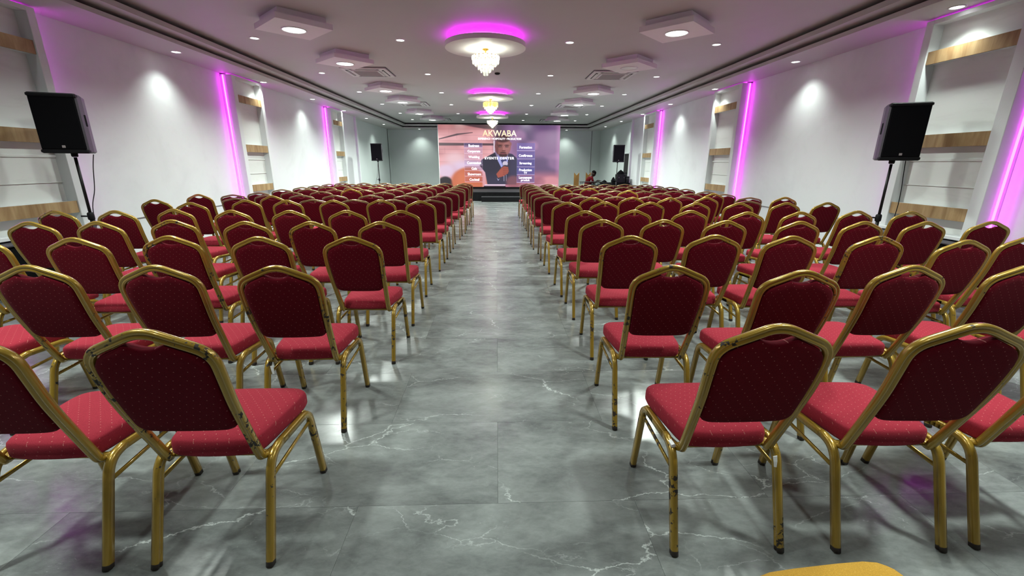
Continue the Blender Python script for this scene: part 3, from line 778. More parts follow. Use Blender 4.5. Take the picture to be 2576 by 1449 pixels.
def make_chair(kind, gold, seatm, backm):
    t = empty('banquet_chair')
    A = kind == 'A'
    zt = 0.94 if A else 0.905
    if A:
        half = [(0.0, 0.948), (0.184, 0.868), (0.185, 0.76), (0.180, 0.66), (0.167, 0.40)]
        rads = [0.050, 0.05, 0.08]
        ly = lambda z: -0.045+0.20*(0.87-z)+0.28*max(0.0, 0.87-z)**2
        yb = 0.105
    else:
        half = [(0.0, 0.894), (0.208, 0.850), (0.208, 0.75), (0.200, 0.65), (0.178, 0.40)]
        rads = [0.058, 0.05, 0.08]
        ly = lambda z: -0.045+0.20*(0.87-z)+0.28*max(0.0, 0.87-z)**2
        yb = 0.105
    # back frame: half path from the peak down, then forward under the seat; mirrored
    hp = [(x, ly(z), z) for x, z in half] + [(half[-1][0]+0.003, yb+0.018, 0.372), (0.192, 0.185, 0.376)]
    pts = fillet(hp, rads+[0.05, 0.045], 6)
    # rounded peak
    pk = 0.052; top = []
    zp = half[0][1]; sl = (half[1][1]-zp)/half[1][0]
    pts = [p for p in pts if p[0] > pk]
    z_at = zp+sl*pk
    arc = []
    for i in range(5):
        x = pk*i/4; arc.append(Vector((x, ly(z_at), z_at-sl*pk*0.5*(1-(x/pk)**2))))
    pts = arc[:-1]+[Vector((pk, ly(z_at), z_at))]+pts
    pr = prof(0.032 if A else 0.027, 0.025, 0.006)
    lp = sweep(pts, pr, (0, 1, 0))
    # make first loop lie in the mirror plane
    lp[0] = [Vector((0, p.y, p.z)) for p in lp[0]]
    mb = MB(); mb.loft(lp, False)
    mir = [[Vector((-p.x, p.y, p.z)) for p in reversed(l)] for l in lp]
    mb.loft(mir, False)
    mb.build('back_frame', gold, t, True)
    # back cushion
    ins = 0.014
    side = [(x-ins if x > 0 else 0, z) for x, z in half]
    zb = 0.548 if A else 0.54
    def width_at(z):
        for (x1, z1), (x2, z2) in zip(half[1:], half[2:]):
            if z2 <= z <= z1: return x1+(x2-x1)*(z1-z)/(z1-z2)
        return half[-1][0]
    hw = 0.062
    zh = zp+sl*hw-0.018
    cp = [(x, zh-0.016*(1-(x/hw)**2)) for x in (0.0, 0.02, 0.04)]+[(hw, zh)]
    cp += [(half[1][0]-0.012, half[1][1]-0.016), (half[2][0]-ins, half[2][1]-0.004), (half[3][0]-ins, half[3][1]), (width_at(zb+0.02)-ins, zb+0.02), (width_at(zb)-ins-0.022, zb), (0.08, zb-0.004), (0, zb-0.005)]
    right = [cp[0], cp[1], cp[2], cp[3]]
    f3 = fillet([(x, 0, z) for x, z in cp[3:]], [0.05, 0.06, 0.06, 0.018, 0.02, 0.02], 3)
    outl = [(p[0], p[1]) for p in cp[:3]] + [(p.x, p.z) for p in f3]
    outl += [(-x, z) for x, z in reversed(outl[1:-1])]
    c0 = np.array(outl); nn = len(c0)
    tan = np.roll(c0, -1, 0)-np.roll(c0, 1, 0); tan /= np.linalg.norm(tan, axis=1)[:, None]+1e-9
    nor = np.stack([-tan[:, 1], tan[:, 0]], 1)
    cen = c0.mean(0)
    if ((c0-cen)*nor).sum() > 0: nor = -nor
    loops = []
    cc = np.array([0, 0.73])
    for off, sc, dy in ((0.010, .12, -0.0175), (0.010, .25, -0.0175), (0.010, .4, -0.0175), (0.010, .55, -0.0175), (0.010, .7, -0.0175), (0.010, .85, -0.0175), (0.010, 1, -0.0175), (0.003, 1, -0.0135), (0, 1, -0.006), (0, 1, 0.010), (0.005, 1, 0.022), (0.010, 1, 0.027), (0.010, .75, 0.034), (0.010, .45, 0.036), (0.010, .15, 0.036)):
        c1 = cc+(c0-cc)*(1-off/0.17)*sc
        loops.append([(x, ly(z)+dy, z) for x, z in c1])
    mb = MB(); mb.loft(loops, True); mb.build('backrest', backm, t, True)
    # seat cushion
    y0, y1 = 0.108, 0.500
    so = [(-0.150, y0+0.012), (-0.05, y0), (0.05, y0), (0.150, y0+0.012), (0.170, y0+0.05), (0.199, y1-0.09), (0.192, y1-0.03), (0.15, y1), (-0.15, y1), (-0.192, y1-0.03), (-0.199, y1-0.09), (-0.170, y0+0.05)]
    P = [Vector((x, y, 0)) for x, y in so]
    so2 = []
    for i in range(len(P)):
        a, b, c_ = P[i-1], P[i], P[(i+1) % len(P)]
        A_ = b+(a-b)*.3; C_ = b+(c_-b)*.3
        for k in range(3):
            tt = k/2; so2.append(A_*(1-tt)**2+b*2*tt*(1-tt)+C_*tt*tt)
    c0 = np.array([(p.x, p.y) for p in so2]); cen = np.array([0, 0.305])
    loops = []
    for sc, z in ((0.90, 0.384), (0.975, 0.386), (1.0, 0.396), (1.0, 0.430), (0.985, 0.444), (0.95, 0.452), (0.80, 0.459), (0.45, 0.463)):
        c1 = cen+(c0-cen)*sc; loops.append([(x, y, z) for x, y in c1])
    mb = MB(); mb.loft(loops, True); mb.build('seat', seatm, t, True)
    # legs: inverted U on either side, brace, rails
    for s in (-1, 1):
        nrm = (s, 0, 0)
        p2 = prof(0.032, 0.025, 0.005)
        u = fillet([(s*0.204, 0.0, 0.0), (s*0.201, 0.122, 0.392), (s*0.201, 0.436, 0.372), (s*0.204, 0.500, 0.0)], [0.075, 0.06], 7)
        k1 = 9; k2 = len(u)-9
        for rng in (u[:k1], u[k2-1:]):
            foot = 0 if rng[0].z < 0.01 else len(rng)-1
            rr = list(rng)
            if foot == 0: rr.insert(1, rr[0]+(rr[1]-rr[0]).normalized()*0.02)
            else: rr.insert(len(rr)-1, rr[-1]+(rr[-2]-rr[-1]).normalized()*0.02)
            lps = sweep(rr, p2, nrm)
            mb = MB(); mb.loft(lps, True)
            nper = len(p2); nseg = len(rr)-1
            for fi in range(len(mb.f)):
                seg = fi//nper
                if (foot == 0 and seg == 0) or (foot != 0 and seg == nseg-1): mb.mi[fi] = 1
            mb.build('leg', [gold, M['foot']], t, True)
        br = sweep([(s*0.201, 0.098, 0.300), (s*0.201, 0.446, 0.318)], [(0.009*math.cos(2*PI*i/8), 0.006*math.sin(2*PI*i/8)) for i in range(8)], nrm)
        mb = MB(); mb.loft(br, True); mb.build('stretcher', gold, t, True)
    mb = MB()
    for s in (-1, 1):
        u = fillet([(s*0.204, 0.0, 0.0), (s*0.201, 0.122, 0.392), (s*0.201, 0.436, 0.372), (s*0.204, 0.500, 0.0)], [0.075, 0.06], 7)
        mb.loft(sweep(u[8:len(u)-8], prof(0.032, 0.025, 0.005), (s, 0, 0)), False)
    mb.tube([(-0.198, 0.150, 0.374), (0.198, 0.150, 0.374)], 0.011, 8)
    mb.tube([(-0.198, 0.42, 0.372), (0.198, 0.42, 0.372)], 0.010, 8)
    mb.build('seat_frame', gold, t, True)
    return t

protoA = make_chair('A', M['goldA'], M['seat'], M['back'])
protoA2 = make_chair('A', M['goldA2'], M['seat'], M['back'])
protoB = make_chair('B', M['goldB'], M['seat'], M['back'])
protos = {'A': protoA, 'a': protoA2, 'B': protoB}
first_used = {k: False for k in protos}

def row(y, xs, kinds=None): return (y, xs, kinds)
LEFT = [
 [(-1.04,1.20,'A'),(-1.62,1.20,'a')],
 [(-1.05,2.01,'A'),(-1.62,2.03,'a'),(-2.21,2.04,'A'),(-2.82,2.04,'a')],
 [(-.97,2.85,'A'),(-1.57,2.85,'a'),(-2.17,2.89,'A'),(-2.72,2.82,'a'),(-3.36,2.84,'a')],
 [(-.97,3.61,'a'),(-1.54,3.61,'A'),(-2.08,3.62,'a'),(-2.74,3.72,'A'),(-3.26,3.62,'a'),(-3.78,3.60,'a')],
 [(-.99,4.48,'a'),(-1.54,4.48,'a'),(-2.11,4.48,'a'),(-2.70,4.50,'a'),(-3.35,4.61,'a'),(-3.81,4.45,'a'),(-4.39,4.45,'a')],
 [(-.99,5.65,'a'),(-1.54,5.82,'a'),(-2.13,5.75,'a'),(-2.72,5.74,'A'),(-3.25,5.75,'a'),(-3.70,5.38,'a'),(-4.43,5.80,'a')],
 [(-.97,6.42,'B'),(-1.54,6.48,'B'),(-2.09,6.46,'B'),(-2.68,6.46,'B'),(-3.27,6.48,'a'),(-3.90,6.66,'B'),(-4.51,6.77,'a')],
 [(-.96,7.22,'B'),(-1.51,7.28,'B'),(-2.10,7.35,'B'),(-2.67,7.29,'B'),(-3.24,7.36,'B'),(-3.77,7.30,'B'),(-4.38,7.42,'B')],
 [(-.92,8.15,'B'),(-1.50,8.12,'B'),(-2.09,8.13,'B'),(-2.71,8.24,'a'),(-3.27,8.27,'B'),(-3.73,8.10,'B'),(-4.24,7.96,'B')],
 [(-.87,8.88,'B'),(-1.50,8.83,'B'),(-2.08,8.88,'B'),(-2.66,8.86,'B'),(-3.23,8.87,'B'),(-3.81,8.98,'B'),(-4.27,8.88,'B')],
 [(-.91,9.63,'B'),(-1.54,9.70,'B'),(-2.05,9.67,'B'),(-2.65,9.82,'B'),(-3.19,9.86,'B'),(-3.76,9.88,'B'),(-4.22,9.68,'B')],
 [(-.87,10.29,'B'),(-1.45,10.35,'B'),(-2.02,10.40,'B'),(-2.58,10.47,'B'),(-3.14,10.54,'B'),(-3.68,10.53,'B'),(-4.22,10.42,'B')],
 [(-.88,11.06,'B'),(-1.41,11.10,'B'),(-1.96,11.02,'B'),(-2.49,11.0,'B'),(-2.99,11.10,'B'),(-3.62,11.16,'B'),(-4.20,11.20,'B')],
 [(-.86,11.70,'B'),(-1.39,11.80,'B'),(-1.93,11.73,'B'),(-2.43,11.74,'B'),(-2.98,11.82,'B'),(-3.53,11.84,'B'),(-4.12,11.90,'B')],
]
RIGHT = [
 [(.865,1.20,'A'),(1.49,1.19,'a'),(2.04,1.20,'a')],
 [(.85,1.99,'A'),(1.42,1.88,'a'),(2.03,1.97,'a'),(2.63,1.97,'a'),(3.24,2.0,'a')],
 [(.91,2.87,'A'),(1.51,2.90,'a'),(2.02,2.85,'a'),(2.62,2.83,'A'),(3.08,2.68,'a'),(3.68,2.82,'a')],
 [(.92,3.73,'a'),(1.46,3.73,'a'),(1.99,3.67,'a'),(2.61,3.62,'a'),(3.17,3.61,'a'),(3.72,3.60,'a'),(4.33,3.62,'a')],
 [(.91,4.46,'a'),(1.45,4.54,'A'),(2.04,4.50,'a'),(2.57,4.36,'a'),(3.14,4.38,'a'),(3.83,4.48,'a'),(4.38,4.43,'a')],
 [(.89,5.47,'a'),(1.38,5.54,'A'),(1.96,5.51,'a'),(2.52,5.43,'a'),(3.08,5.43,'a'),(3.71,5.46,'a'),(4.27,5.49,'a')],
 [(.86,6.30,'B'),(1.39,6.28,'a'),(1.97,6.31,'a'),(2.50,6.24,'a'),(3.08,6.33,'a'),(3.69,6.30,'B'),(4.31,6.40,'a')],
 [(.82,7.16,'B'),(1.41,7.15,'B'),(1.96,7.13,'B'),(2.49,7.11,'B'),(3.07,7.12,'B'),(3.60,7.17,'a'),(4.12,7.0,'B')],
 [(.83,7.94,'B'),(1.37,7.88,'B'),(1.91,7.92,'B'),(2.39,7.93,'a'),(3.02,8.0,'B'),(3.55,7.89,'B'),(4.10,7.76,'B')],
 [(.84,8.77,'B'),(1.32,8.74,'a'),(1.86,8.76,'a'),(2.37,8.72,'B'),(2.93,8.62,'B'),(3.54,8.68,'B'),(4.14,8.54,'B')],
 [(.83,9.54,'B'),(1.31,9.47,'B'),(1.83,9.40,'B'),(2.41,9.49,'B'),(3.02,9.46,'B'),(3.54,9.48,'B'),(4.06,9.33,'B')],
 [(.84,10.25,'B'),(1.32,10.20,'B'),(1.86,10.10,'B'),(2.37,10.12,'B'),(2.92,10.10,'B'),(3.48,10.18,'B'),(4.04,10.12,'B')],
 [(.84,10.90,'B'),(1.31,10.80,'B'),(1.83,10.78,'B'),(2.33,10.80,'B'),(2.88,10.78,'B'),(3.40,10.78,'B'),(3.92,10.72,'B')],
 [(.81,11.52,'B'),(1.33,11.40,'B'),(1.81,11.34,'B'),(2.30,11.42,'B'),(2.84,11.44,'B'),(3.36,11.50,'B'),(3.88,11.44,'B')],
]
SE = ['aisle seat', 'second seat from aisle', 'third seat from aisle', 'fourth seat from aisle', 'fifth seat from aisle', 'sixth seat from aisle', 'seventh seat from aisle']
LOOK = {'A': 'red chipped gold chair', 'a': 'red gold framed chair', 'B': 'red pale framed chair'}
rnd = random.Random(11)
for blk, sd in ((LEFT, 'left'), (RIGHT, 'right')):
    for r_, rw in enumerate(blk):
        for c_, (x, y, k) in enumerate(rw):
            if first_used[k]: t = copy_tree(protos[k])
            else: t = protos[k]; first_used[k] = True
            off = {'A': 0.057, 'a': 0.057, 'B': 0.05}[k]
            t.location = (x, y+off, 0); t.rotation_euler = (0, 0, rnd.uniform(-0.03, 0.03))
            tag(t, '%s, %s block, %s row from camera, %s' % (LOOK[k], sd, ORD[r_+1], SE[c_]), 'chair', 'banquet chairs in the %s block' % sd)
def tape(chair, pts):
    for k, (x, y, z) in enumerate(pts):
        mb = MB()
        if k % 2: mb.loft([[(x-.008,y,z+.02),(x+.008,y,z+.022),(x+.009,y+.002,z+.022),(x-.007,y+.002,z+.02)], [(x-.004,y-.004,z),(x+.010,y-.004,z),(x+.010,y-.002,z),(x-.004,y-.002,z)], [(x+.000,y-.006,z-.022),(x+.010,y-.006,z-.024),(x+.010,y-.004,z-.024),(x+.000,y-.004,z-.022)]])
        else: mb.loft([[(x-.004+.01*math.cos(a),y+f,z+.008*math.sin(a)) for a in (0,1.2,2.6,3.9,5.1)] for f in (-.03,-.015,0.0,.02,.045)])
        mb.build('tape_scrap', M['whitetape'], chair)['label'] = 'torn white tape scrap'
for o in list(bpy.data.objects):
    if o.get('label') == 'red chipped gold chair, right block, first row from camera, aisle seat': tape(o, [(-0.196, 0.150, 0.392), (0.175, 0.080, 0.345)])
    if o.get('label') == 'red chipped gold chair, left block, second row from camera, aisle seat': tape(o, [(0.196, 0.30, 0.392), (-0.165, 0.080, 0.345)])
yc = make_chair('A', M['goldA2'], M['yellow'], M['yellow'])
yc.location = (0.845, 0.325, 0); yc.rotation_euler = (0, 0, math.radians(5))
tag(yc, 'mustard yellow chair seat at the bottom edge of the picture', 'chair')
yc.name = 'banquet_chair'

# ------------------------------------------------------------------ loudspeakers
def make_speaker(wd, ht, dp, name='loudspeaker'):
    t = empty(name)
    # cabinet: trapezoid plan, front at -y
    def loop(z, i=0.0):
        a = wd/2-i; b = wd*0.36-i; r = 0.02
        return [(-a+r, -dp/2+i, z), (a-r, -dp/2+i, z), (a, -dp/2+r+i, z), (a, -dp/2+dp*.35, z), (b, dp/2-i, z), (-b, dp/2-i, z), (-a, -dp/2+dp*.35, z), (-a, -dp/2+r+i, z)]
    MB().loft([loop(0.0, 0.015), loop(0.015), loop(ht-0.015), loop(ht, 0.015)]).build('cabinet', M['speaker_side'], t)
    MB().bbox((-wd/2+0.012, -dp/2-0.014, 0.035), (wd/2-0.012, -dp/2+0.002, ht-0.035), 0.01).build('front_grille', M['grille'], t)
    for z0, z1 in ((-0.004, 0.04), (ht-0.04, ht+0.004)):
        MB().bbox((-wd/2-0.002, -dp/2-0.016, z0), (wd/2+0.002, -dp/2+0.05, z1), 0.012).build('bumper', M['black'], t)
    for s in (-1, 1):
        MB().bbox((s*(wd/2-0.02), -dp*0.28, ht*0.46), (s*(wd/2+0.002), -dp*0.28+0.05, ht*0.68), 0.008).build('handle', M['grille'], t)
    MB().bbox((-0.015, -dp/2-0.017, 0.052), (0.015, -dp/2-0.013, 0.078), 0.002).build('badge', M['acgrille'], t)
    MB().lathe([(0.03, 0.0), (0.03, -0.03), (0.024, -0.04)], n=16).build('pole_socket', M['black'], t, True)
    return t
def make_stand(h):
    t = empty('speaker_stand')
    MB().tube([(0, 0, 0.28), (0, 0, h*0.55)], 0.020, 12).build('lower_tube', M['blackmetal'], t, True)
    MB().tube([(0, 0, h*0.5), (0, 0, h)], 0.015, 12).build('upper_tube', M['blackmetal'], t, True)
    MB().lathe([(0.028, h*0.55-0.04), (0.032, h*0.55-0.03), (0.032, h*0.55+0.03), (0.024, h*0.55+0.045)], n=14).build('collar', M['black'], t, True)
    MB().tube([(0, 0, h*0.55), (-0.085, -0.01, h*0.55+0.005)], 0.009, 8).build('knob', M['black'], t, True)
    MB().lathe([(0.03, 0.27), (0.034, 0.28), (0.034, 0.34), (0.03, 0.35)], n=14).build('hub', M['black'], t, True)
    for k in range(3):
        a = k*2*PI/3+PI/2
        ex, ey = 0.24*math.cos(a), 0.24*math.sin(a)
        MB().tube([(0.02*math.cos(a), 0.02*math.sin(a), 0.33), (ex, ey, 0.012)], 0.011, 8).build('leg', M['blackmetal'], t, True)
        MB().tube([(0.02*math.cos(a), 0.02*math.sin(a), 0.12), (ex*.55, ey*.55, 0.155)], 0.007, 6).build('brace', M['blackmetal'], t, True)
    return t
def cable(pts, lab):
    P = [Vector(p) for p in pts]; out = []
    for i in range(len(P)-1):
        p0 = P[max(i-1, 0)]; p1 = P[i]; p2 = P[i+1]; p3 = P[min(i+2, len(P)-1)]
        for k in range(6):
            tt = k/6; out.append(0.5*((2*p1)+(p2-p0)*tt+(2*p0-5*p1+4*p2-p3)*tt*tt+(3*p1-p0-3*p2+p3)*tt**3))
    out.append(P[-1])
    o = MB().tube(out, 0.0045, 6).build('cable', M['black'], None, True); tag(o, lab, 'cable', 'speaker cables')
SPK = [(-4.73, 5.20, 1.505, 0.40, 0.60, 0.32, math.radians(20), 'left wall nearest the camera', 'near_left'),
       (4.725, 5.20, 1.47, 0.39, 0.62, 0.32, math.radians(-22), 'right wall nearest the camera', 'near_right'),
       (-4.47, 17.0, 1.48, 0.40, 0.61, 0.34, math.radians(4), 'far left, left of the screen', 'far_left'),
       (4.62, 17.0, 1.47, 0.42, 0.62, 0.34, math.radians(-4), 'far right, beside the equipment pile', 'far_right')]
for x, y, z, wd, ht, dp, rz, lab, _ in SPK:
    t = make_speaker(wd, ht, dp); t.location = (x, y, z); t.rotation_euler = (0, 0, rz)
    tag(t, 'black loudspeaker on a tripod, ' + lab, 'speaker', 'loudspeakers on tripods')
    t2 = make_stand(z-0.043); t2.location = (x, y, 0); t2.rotation_euler = (0, 0, rz)
    tag(t2, 'black tripod stand holding the loudspeaker, ' + lab, 'speaker stand', 'tripod speaker stands')
cable([(-4.62, 5.31, 1.494), (-4.66, 5.31, 1.35), (-4.71, 5.31, 1.1), (-4.79, 5.31, 0.85), (-4.80, 5.33, 0.4), (-4.76, 5.50, 0.012), (-4.6, 6.2, 0.008)], 'thin black cable hanging from the near left loudspeaker')
cable([(4.86, 5.165, 1.465), (4.89, 5.18, 1.3), (4.93, 5.2, 1.1), (4.95, 5.22, 0.85), (4.93, 5.26, 0.4), (4.88, 5.5, 0.012), (4.8, 6.2, 0.008)], 'thin black cable hanging from the near right loudspeaker')
cable([(-4.5, 17.1, 1.46), (-4.55, 17.1, 1.0), (-4.62, 17.05, 0.7), (-4.66, 17.05, 0.3), (-4.7, 17.1, 0.01)], 'thin black cable hanging from the far left loudspeaker')

# ------------------------------------------------------------------ far right corner: posts, table, person, equipment
def board_post(x, y, lab):
    t = empty('wooden_post', (x, y, 0)); tag(t, lab, 'post', 'notched wooden posts')
    h = 1.06; w_ = 0.105
    out = [(-w_, 0), (w_, 0), (w_, h), (w_*.45, h-0.07), (0, h-0.12), (-w_*.45, h-0.07), (-w_, h)]
    L = [[(px, yy, pz) for px, pz in out] for yy in (-0.02, 0.02)]
    MB().loft(L).build('notched_board', M['woodpost'], t)
    MB().bbox((-0.14, -0.12, 0), (0.14, 0.12, 0.03), 0.004).build('foot', M['woodpost'], t)
    MB().bbox((-0.02, 0.02, 0.03), (0.02, 0.06, 0.8), 0.003).build('back_brace', M['woodpost'], t)
board_post(3.28, 18.2, 'notched pine post standing free right of the screen')
board_post(3.88, 18.75, 'notched pine post partly behind the seated person')
tb = empty('folding_table', (3.75, 17.55, 0)); tag(tb, 'black wire framed folding table in front of the seated person', 'table')
MB().bbox((-0.42, -0.22, 0.70), (0.42, 0.22, 0.72), 0.004).build('tabletop', M['blackmetal'], tb)
for sx_ in (-1, 1):
    for sy_ in (-1, 1):
        MB().tube([(sx_*0.40, sy_*0.2, 0.70), (sx_*0.30, sy_*0.2, 0.42), (sx_*0.38, sy_*0.2, 0.0)], 0.010, 6).build('leg', M['blackmetal'], tb, True)
for sy_ in (-1, 1):
    mb = MB()
    for i in range(7): mb.tube([(-0.36+i*0.12, sy_*0.2, 0.70), (-0.26+i*0.085, sy_*0.2, 0.45)], 0.005, 5)
    mb.tube([(-0.31, sy_*0.2, 0.45), (0.31, sy_*0.2, 0.45)], 0.007, 6)
    mb.build('wire_side', M['blackmetal'], tb, True)

def person():
    t = empty('person', (3.74, 18.15, 0)); tag(t, 'person in dark red shirt seated and leaning over the table', 'person')
    # skeleton, facing +x
    V = [(0,0,.50,.115),(0.03,0,.62,.105),(0.08,0,.76,.115),(0.13,0,.86,.085),(0.17,0,.93,.048),(0.21,0,.965,.045)]
    E = [(0,1),(1,2),(2,3),(3,4),(4,5)]
    for s in (-1, 1):
        b = len(V)
        V += [(0.02,s*.085,.49,.085),(0.36,s*.11,.50,.068),(0.43,s*.11,.46,.055),(0.40,s*.11,.26,.048),(0.40,s*.11,.09,.032),(0.42,s*.11,.04,.034),(0.54,s*.12,.03,.026)]
        E += [(0,b),(b,b+1),(b+1,b+2),(b+2,b+3),(b+3,b+4),(b+4,b+5),(b+5,b+6)]
        b = len(V)
        V += [(0.12,s*.15,.84,.052),(0.13,s*.19,.81,.046),(0.20,s*.22,.62,.037),(0.38,s*.15,.70,.026),(0.42,s*.14,.735,.024),(0.46,s*.135,.740,.026)]
        E += [(3,b),(b,b+1),(b+1,b+2),(b+2,b+3),(b+3,b+4),(b+4,b+5)]
        h = b+5
        for k, (dy, ln) in enumerate(((-.026,.030),(-.009,.037),(.009,.035),(.024,.028))):
            j = len(V); V += [(0.495,s*.135+dy,.742,.0085),(0.495+ln,s*.135+dy*1.2,.736,.0075),(0.50+ln*1.5,s*.135+dy*1.25,.728,.0065)]
            E += [(h,j),(j,j+1),(j+1,j+2)]
        j = len(V); V += [(0.455,s*(.135-.028),.745,.010),(0.482,s*(.135-.048),.738,.008)]; E += [(b+4,j),(j,j+1)]
    me = bpy.data.meshes.new('body'); me.from_pydata([v[:3] for v in V], E, [])
    me.materials.append(M['skin'])
    o = bpy.data.objects.new('body', me); COL.objects.link(o); o.parent = t
    md = o.modifiers.new('skin', 'SKIN'); md.use_smooth_shade = True
    sv = me.skin_vertices[0].data
    for i, v in enumerate(V): sv[i].radius = (v[3], v[3])
    sv[0].use_root = True
    sb = o.modifiers.new('sub', 'SUBSURF'); sb.levels = 1; sb.render_levels = 1
    # head, looking down and forward (+x)
    hd = MB(); loops = []
    rows = [(-.105,.030,.02),(-.095,.052,.018),(-.07,.066,.012),(-.04,.074,.004),(0,.080,0),(.04,.080,-.004),(.07,.070,-.006),(.095,.048,-.006),(.108,.018,-.004)]
    nn = 20
    for z, r, fx in rows:
        lp = []
        for i in range(nn):
            a = 2*PI*i/nn; x = math.cos(a)*r*1.16+fx; y = math.sin(a)*r*.92
            if abs(a) < .01:
                x += {0: .004}.get(z, 0)
                if -.045 < z < 0.005: x += .020 if z < -.02 else .012      # nose
            if (i == 5 or i == 15) and -.05 < z < .03: y *= 1.14             # ears
            lp.append((x, y, z))
        loops.append(lp)
    hd.loft(loops)
    ho = hd.build('head', M['skin'], t, True); ho.location = (0.235, 0, 1.02); ho.rotation_euler = (0, math.radians(35), 0)
    for s in (-1, 1):
        MB().lathe([(.002,-.009),(.008,-.005),(.010,0),(.008,.005),(.002,.009)], n=10).build('eye', M['eye'], ho, True).location = (.078, s*.028, .005)
        MB().lathe([(.004,-.022),(.010,-.012),(.012,0),(.010,.014),(.003,.022)], n=8).build('ear', M['skin'], ho, True).location = (-.004, s*.078, -.01)
    MB().bbox((.070, -.022, -.062), (.090, .022, -.052), .004).build('mouth', M['redshirt'], ho)
    hr = MB(); loops = []
    for z, r, fx in rows[4:]:
        loops.append([(math.cos(2*PI*i/nn)*r*1.16*1.06+fx-.006, math.sin(2*PI*i/nn)*r*.92*1.06, z*1.05+.01) for i in range(nn)])
    hr.loft(loops); hr.build('hair', M['hair'], ho, True)
    # shirt: torso shell and sleeves
    sh = MB(); loops = []
    for (x, z, rx, ry) in ((-.01,.47,.135,.15),(.0,.54,.14,.155),(.03,.64,.135,.15),(.075,.76,.135,.165),(.11,.84,.115,.185),(.14,.885,.08,.13),(.165,.92,.055,.065)):
        loops.append([(x+rx*math.cos(2*PI*i/20), ry*math.sin(2*PI*i/20), z-.25*rx*math.cos(2*PI*i/20)) for i in range(20)])
    sh.loft(loops)
    for s in (-1, 1):
        pts = [(0.11,s*.13,.85),(0.13,s*.19,.82),(0.165,s*.212,.72),(0.19,s*.218,.65)]
        rr = [.06,.062,.056,.055]; lp = []
        sw = sweep(pts, [(math.cos(2*PI*i/12), math.sin(2*PI*i/12)) for i in range(12)], (1, 0, 0))
        for p, l, r in zip(pts, sw, rr): lp.append([Vector(p)+(v-Vector(p))*r for v in l])
        sh.loft(lp)
    so = sh.build('shirt', M['redshirt'], t, True)
    for dx in (-.02, .025):
        MB().bbox((dx+.10, -.232, .70), (dx+.125, -.222, .765), .003).build('sleeve_print', M['print'], so)
    tr = MB()
    for s in (-1, 1):
        pts = [(0.0,s*.08,.49),(0.20,s*.10,.505),(0.37,s*.11,.495),(0.435,s*.11,.44),(0.41,s*.11,.25),(0.40,s*.11,.10)]
        rr = [.11,.092,.08,.075,.062,.055]; lp = []
        sw = sweep(pts, [(math.cos(2*PI*i/12), math.sin(2*PI*i/12)) for i in range(12)], (0, 1, 0))
        for p, l, r in zip(pts, sw, rr): lp.append([Vector(p)+(v-Vector(p))*r for v in l])
        tr.loft(lp)
    tr.build('trousers', M['trousers'], t, True)
    for s in (-1, 1): MB().bbox((.36, s*.115-.045, 0), (.60, s*.115+.045, .075), .02).build('shoe', M['black'], t)
person()
stl = empty('stool', (3.72, 18.15, 0)); tag(stl, 'plain black stool under the seated person', 'stool')
MB().lathe([(.15, .355), (.16, .36), (.16, .375), (.15, .38)], n=20).build('seat', M['black'], stl, True)
for k in range(4):
    a = k*PI/2+PI/4; MB().tube([(.10*math.cos(a), .10*math.sin(a), .36), (.15*math.cos(a), .15*math.sin(a), 0)], .011, 6).build('leg', M['blackmetal'], stl, True)

# equipment pile
t = empty('equipment_table', (4.95, 17.72, 0)); tag(t, 'table draped in black cloth at the far right', 'table')
mb = MB(); lo = []
for z, g in ((0.0, 0.04), (0.35, 0.015), (0.66, 0.0), (0.68, 0.0)):
    l = []
    for (x0, y0, x1, y1) in ((-.36,-.26,.36,-.26), (.36,-.26,.36,.26), (.36,.26,-.36,.26), (-.36,.26,-.36,-.26)):
        for i in range(12):
            f = i/12; wv = g*math.sin(i*2.1)
            nx, ny = (y1-y0), -(x1-x0); L_ = math.hypot(nx, ny)
            l.append((x0+(x1-x0)*f+nx/L_*wv, y0+(y1-y0)*f+ny/L_*wv, z))
    lo.append(l)
mb.loft(lo); mb.build('black_drape', M['cloth'], t)
def case(x, y, z, w_, d, h, rz, lab, group='black equipment cases'):
    t = empty('equipment_case', (x, y, z), rz); tag(t, lab, 'case', group)
    MB().bbox((-w_/2, -d/2, 0), (w_/2, d/2, h*.62), .008).build('case_body', M['black'], t)
    MB().bbox((-w_/2, -d/2, h*.62+.004), (w_/2, d/2, h), .008).build('case_lid', M['black'], t)
    for dx in (-w_*.3, w_*.3): MB().bbox((dx-.02, -d/2-.008, h*.55), (dx+.02, -d/2, h*.70), .002).build('latch', M['speaker_side'], t)
    MB().tube(fillet([(-.06, -d/2, h*.35), (-.06, -d/2-.03, h*.35), (.06, -d/2-.03, h*.35), (.06, -d/2, h*.35)], .02, 3), .006, 6).build('handle', M['blackmetal'], t, True)
case(4.33, 17.62, 0.0, 0.26, 0.24, 0.60, 0.0, 'upright black case on the floor left of the draped table')
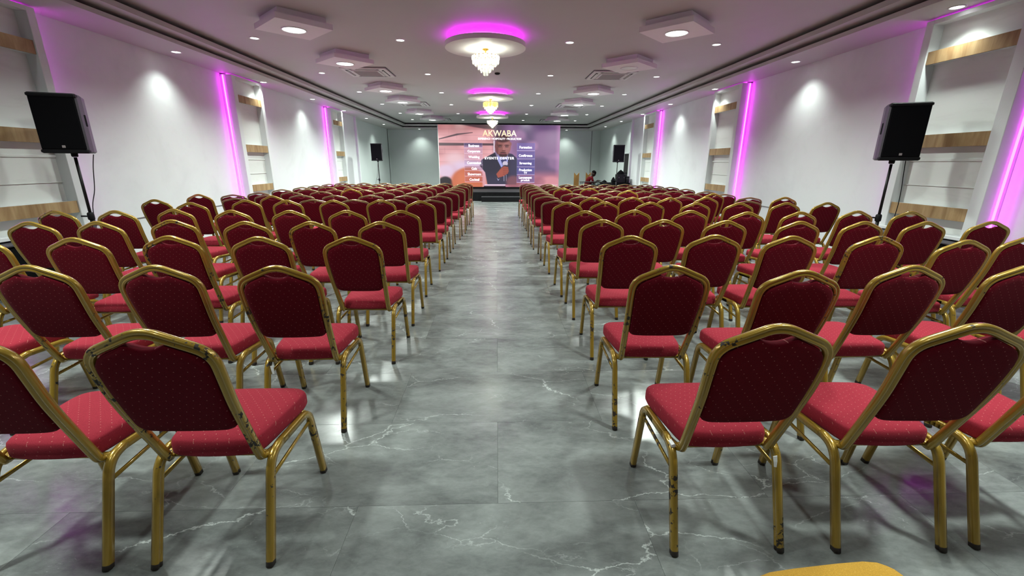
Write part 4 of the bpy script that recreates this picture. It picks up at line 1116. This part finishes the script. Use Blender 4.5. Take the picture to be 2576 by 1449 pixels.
case(4.33, 17.62, 0.602, 0.34, 0.26, 0.09, 0.1, 'flat black mixer case on top of the upright case')
case(4.98, 17.74, 0.685, 0.34, 0.34, 0.32, 0.0, 'large black rack case on the draped table')
case(5.235, 17.72, 0.685, 0.12, 0.34, 0.24, 0.0, 'narrow black case at the right end of the draped table')
def heap(x, y, z, r, h, seed, lab):
    rr = random.Random(seed); mb = MB(); lo = []
    for k in range(7):
        f = k/6; rad = r*(1-f*f*.85)
        lo.append([(rad*math.cos(2*PI*i/18)*(1+rr.uniform(-.16, .16)), rad*.8*math.sin(2*PI*i/18)*(1+rr.uniform(-.16, .16)), h*f*(1+rr.uniform(-.06, .06)) if k else 0) for i in range(18)])
    mb.loft(lo)
    o = mb.build('cloth_bundle', M['cloth'], None, True); o.location = (x, y, z); tag(o, lab, 'bundle', 'bundled black cloth and bags')
heap(4.98, 17.74, 1.007, 0.145, 0.16, 3, 'bundled black cloth on top of the large rack case')
heap(4.695, 17.72, 0.685, 0.092, 0.21, 8, 'black cloth bundle on the draped table left of the rack case')
heap(4.31, 17.62, 0.694, 0.10, 0.09, 5, 'black bag lying on the flat mixer case')
t = empty('equipment_box', (5.28, 18.45, 0)); tag(t, 'tall dark cabinet standing against the right rear wall', 'cabinet')
MB().bbox((-.14, -.16, 0), (.14, .16, 1.06), .006).build('cabinet_body', M['black'], t)
MB().bbox((-.13, -.17, .05), (.13, -.16, 1.02), .004).build('cabinet_door', M['speaker_side'], t)
mb = MB(); mb.lathe([(.08, -.045), (.10, -.03), (.105, 0), (.10, .03), (.08, .045)], n=24)
o = mb.build('cable_drum', M['black'], None, True); o.location = (3.93, 17.0, 0.555); o.rotation_euler = (PI/2, 0, 0)
tag(o, 'round black drum at the right end of the wire table', 'drum'); 
t = empty('drum_stand', (3.93, 17.0, 0)); tag(t, 'thin black stand under the round black drum', 'stand')
MB().tube([(0, 0, .02), (0, 0, .448)], .012, 8).build('pole', M['blackmetal'], t, True)
MB().lathe([(.13, 0), (.13, .012), (.03, .025)], n=20).build('base', M['blackmetal'], t, True)
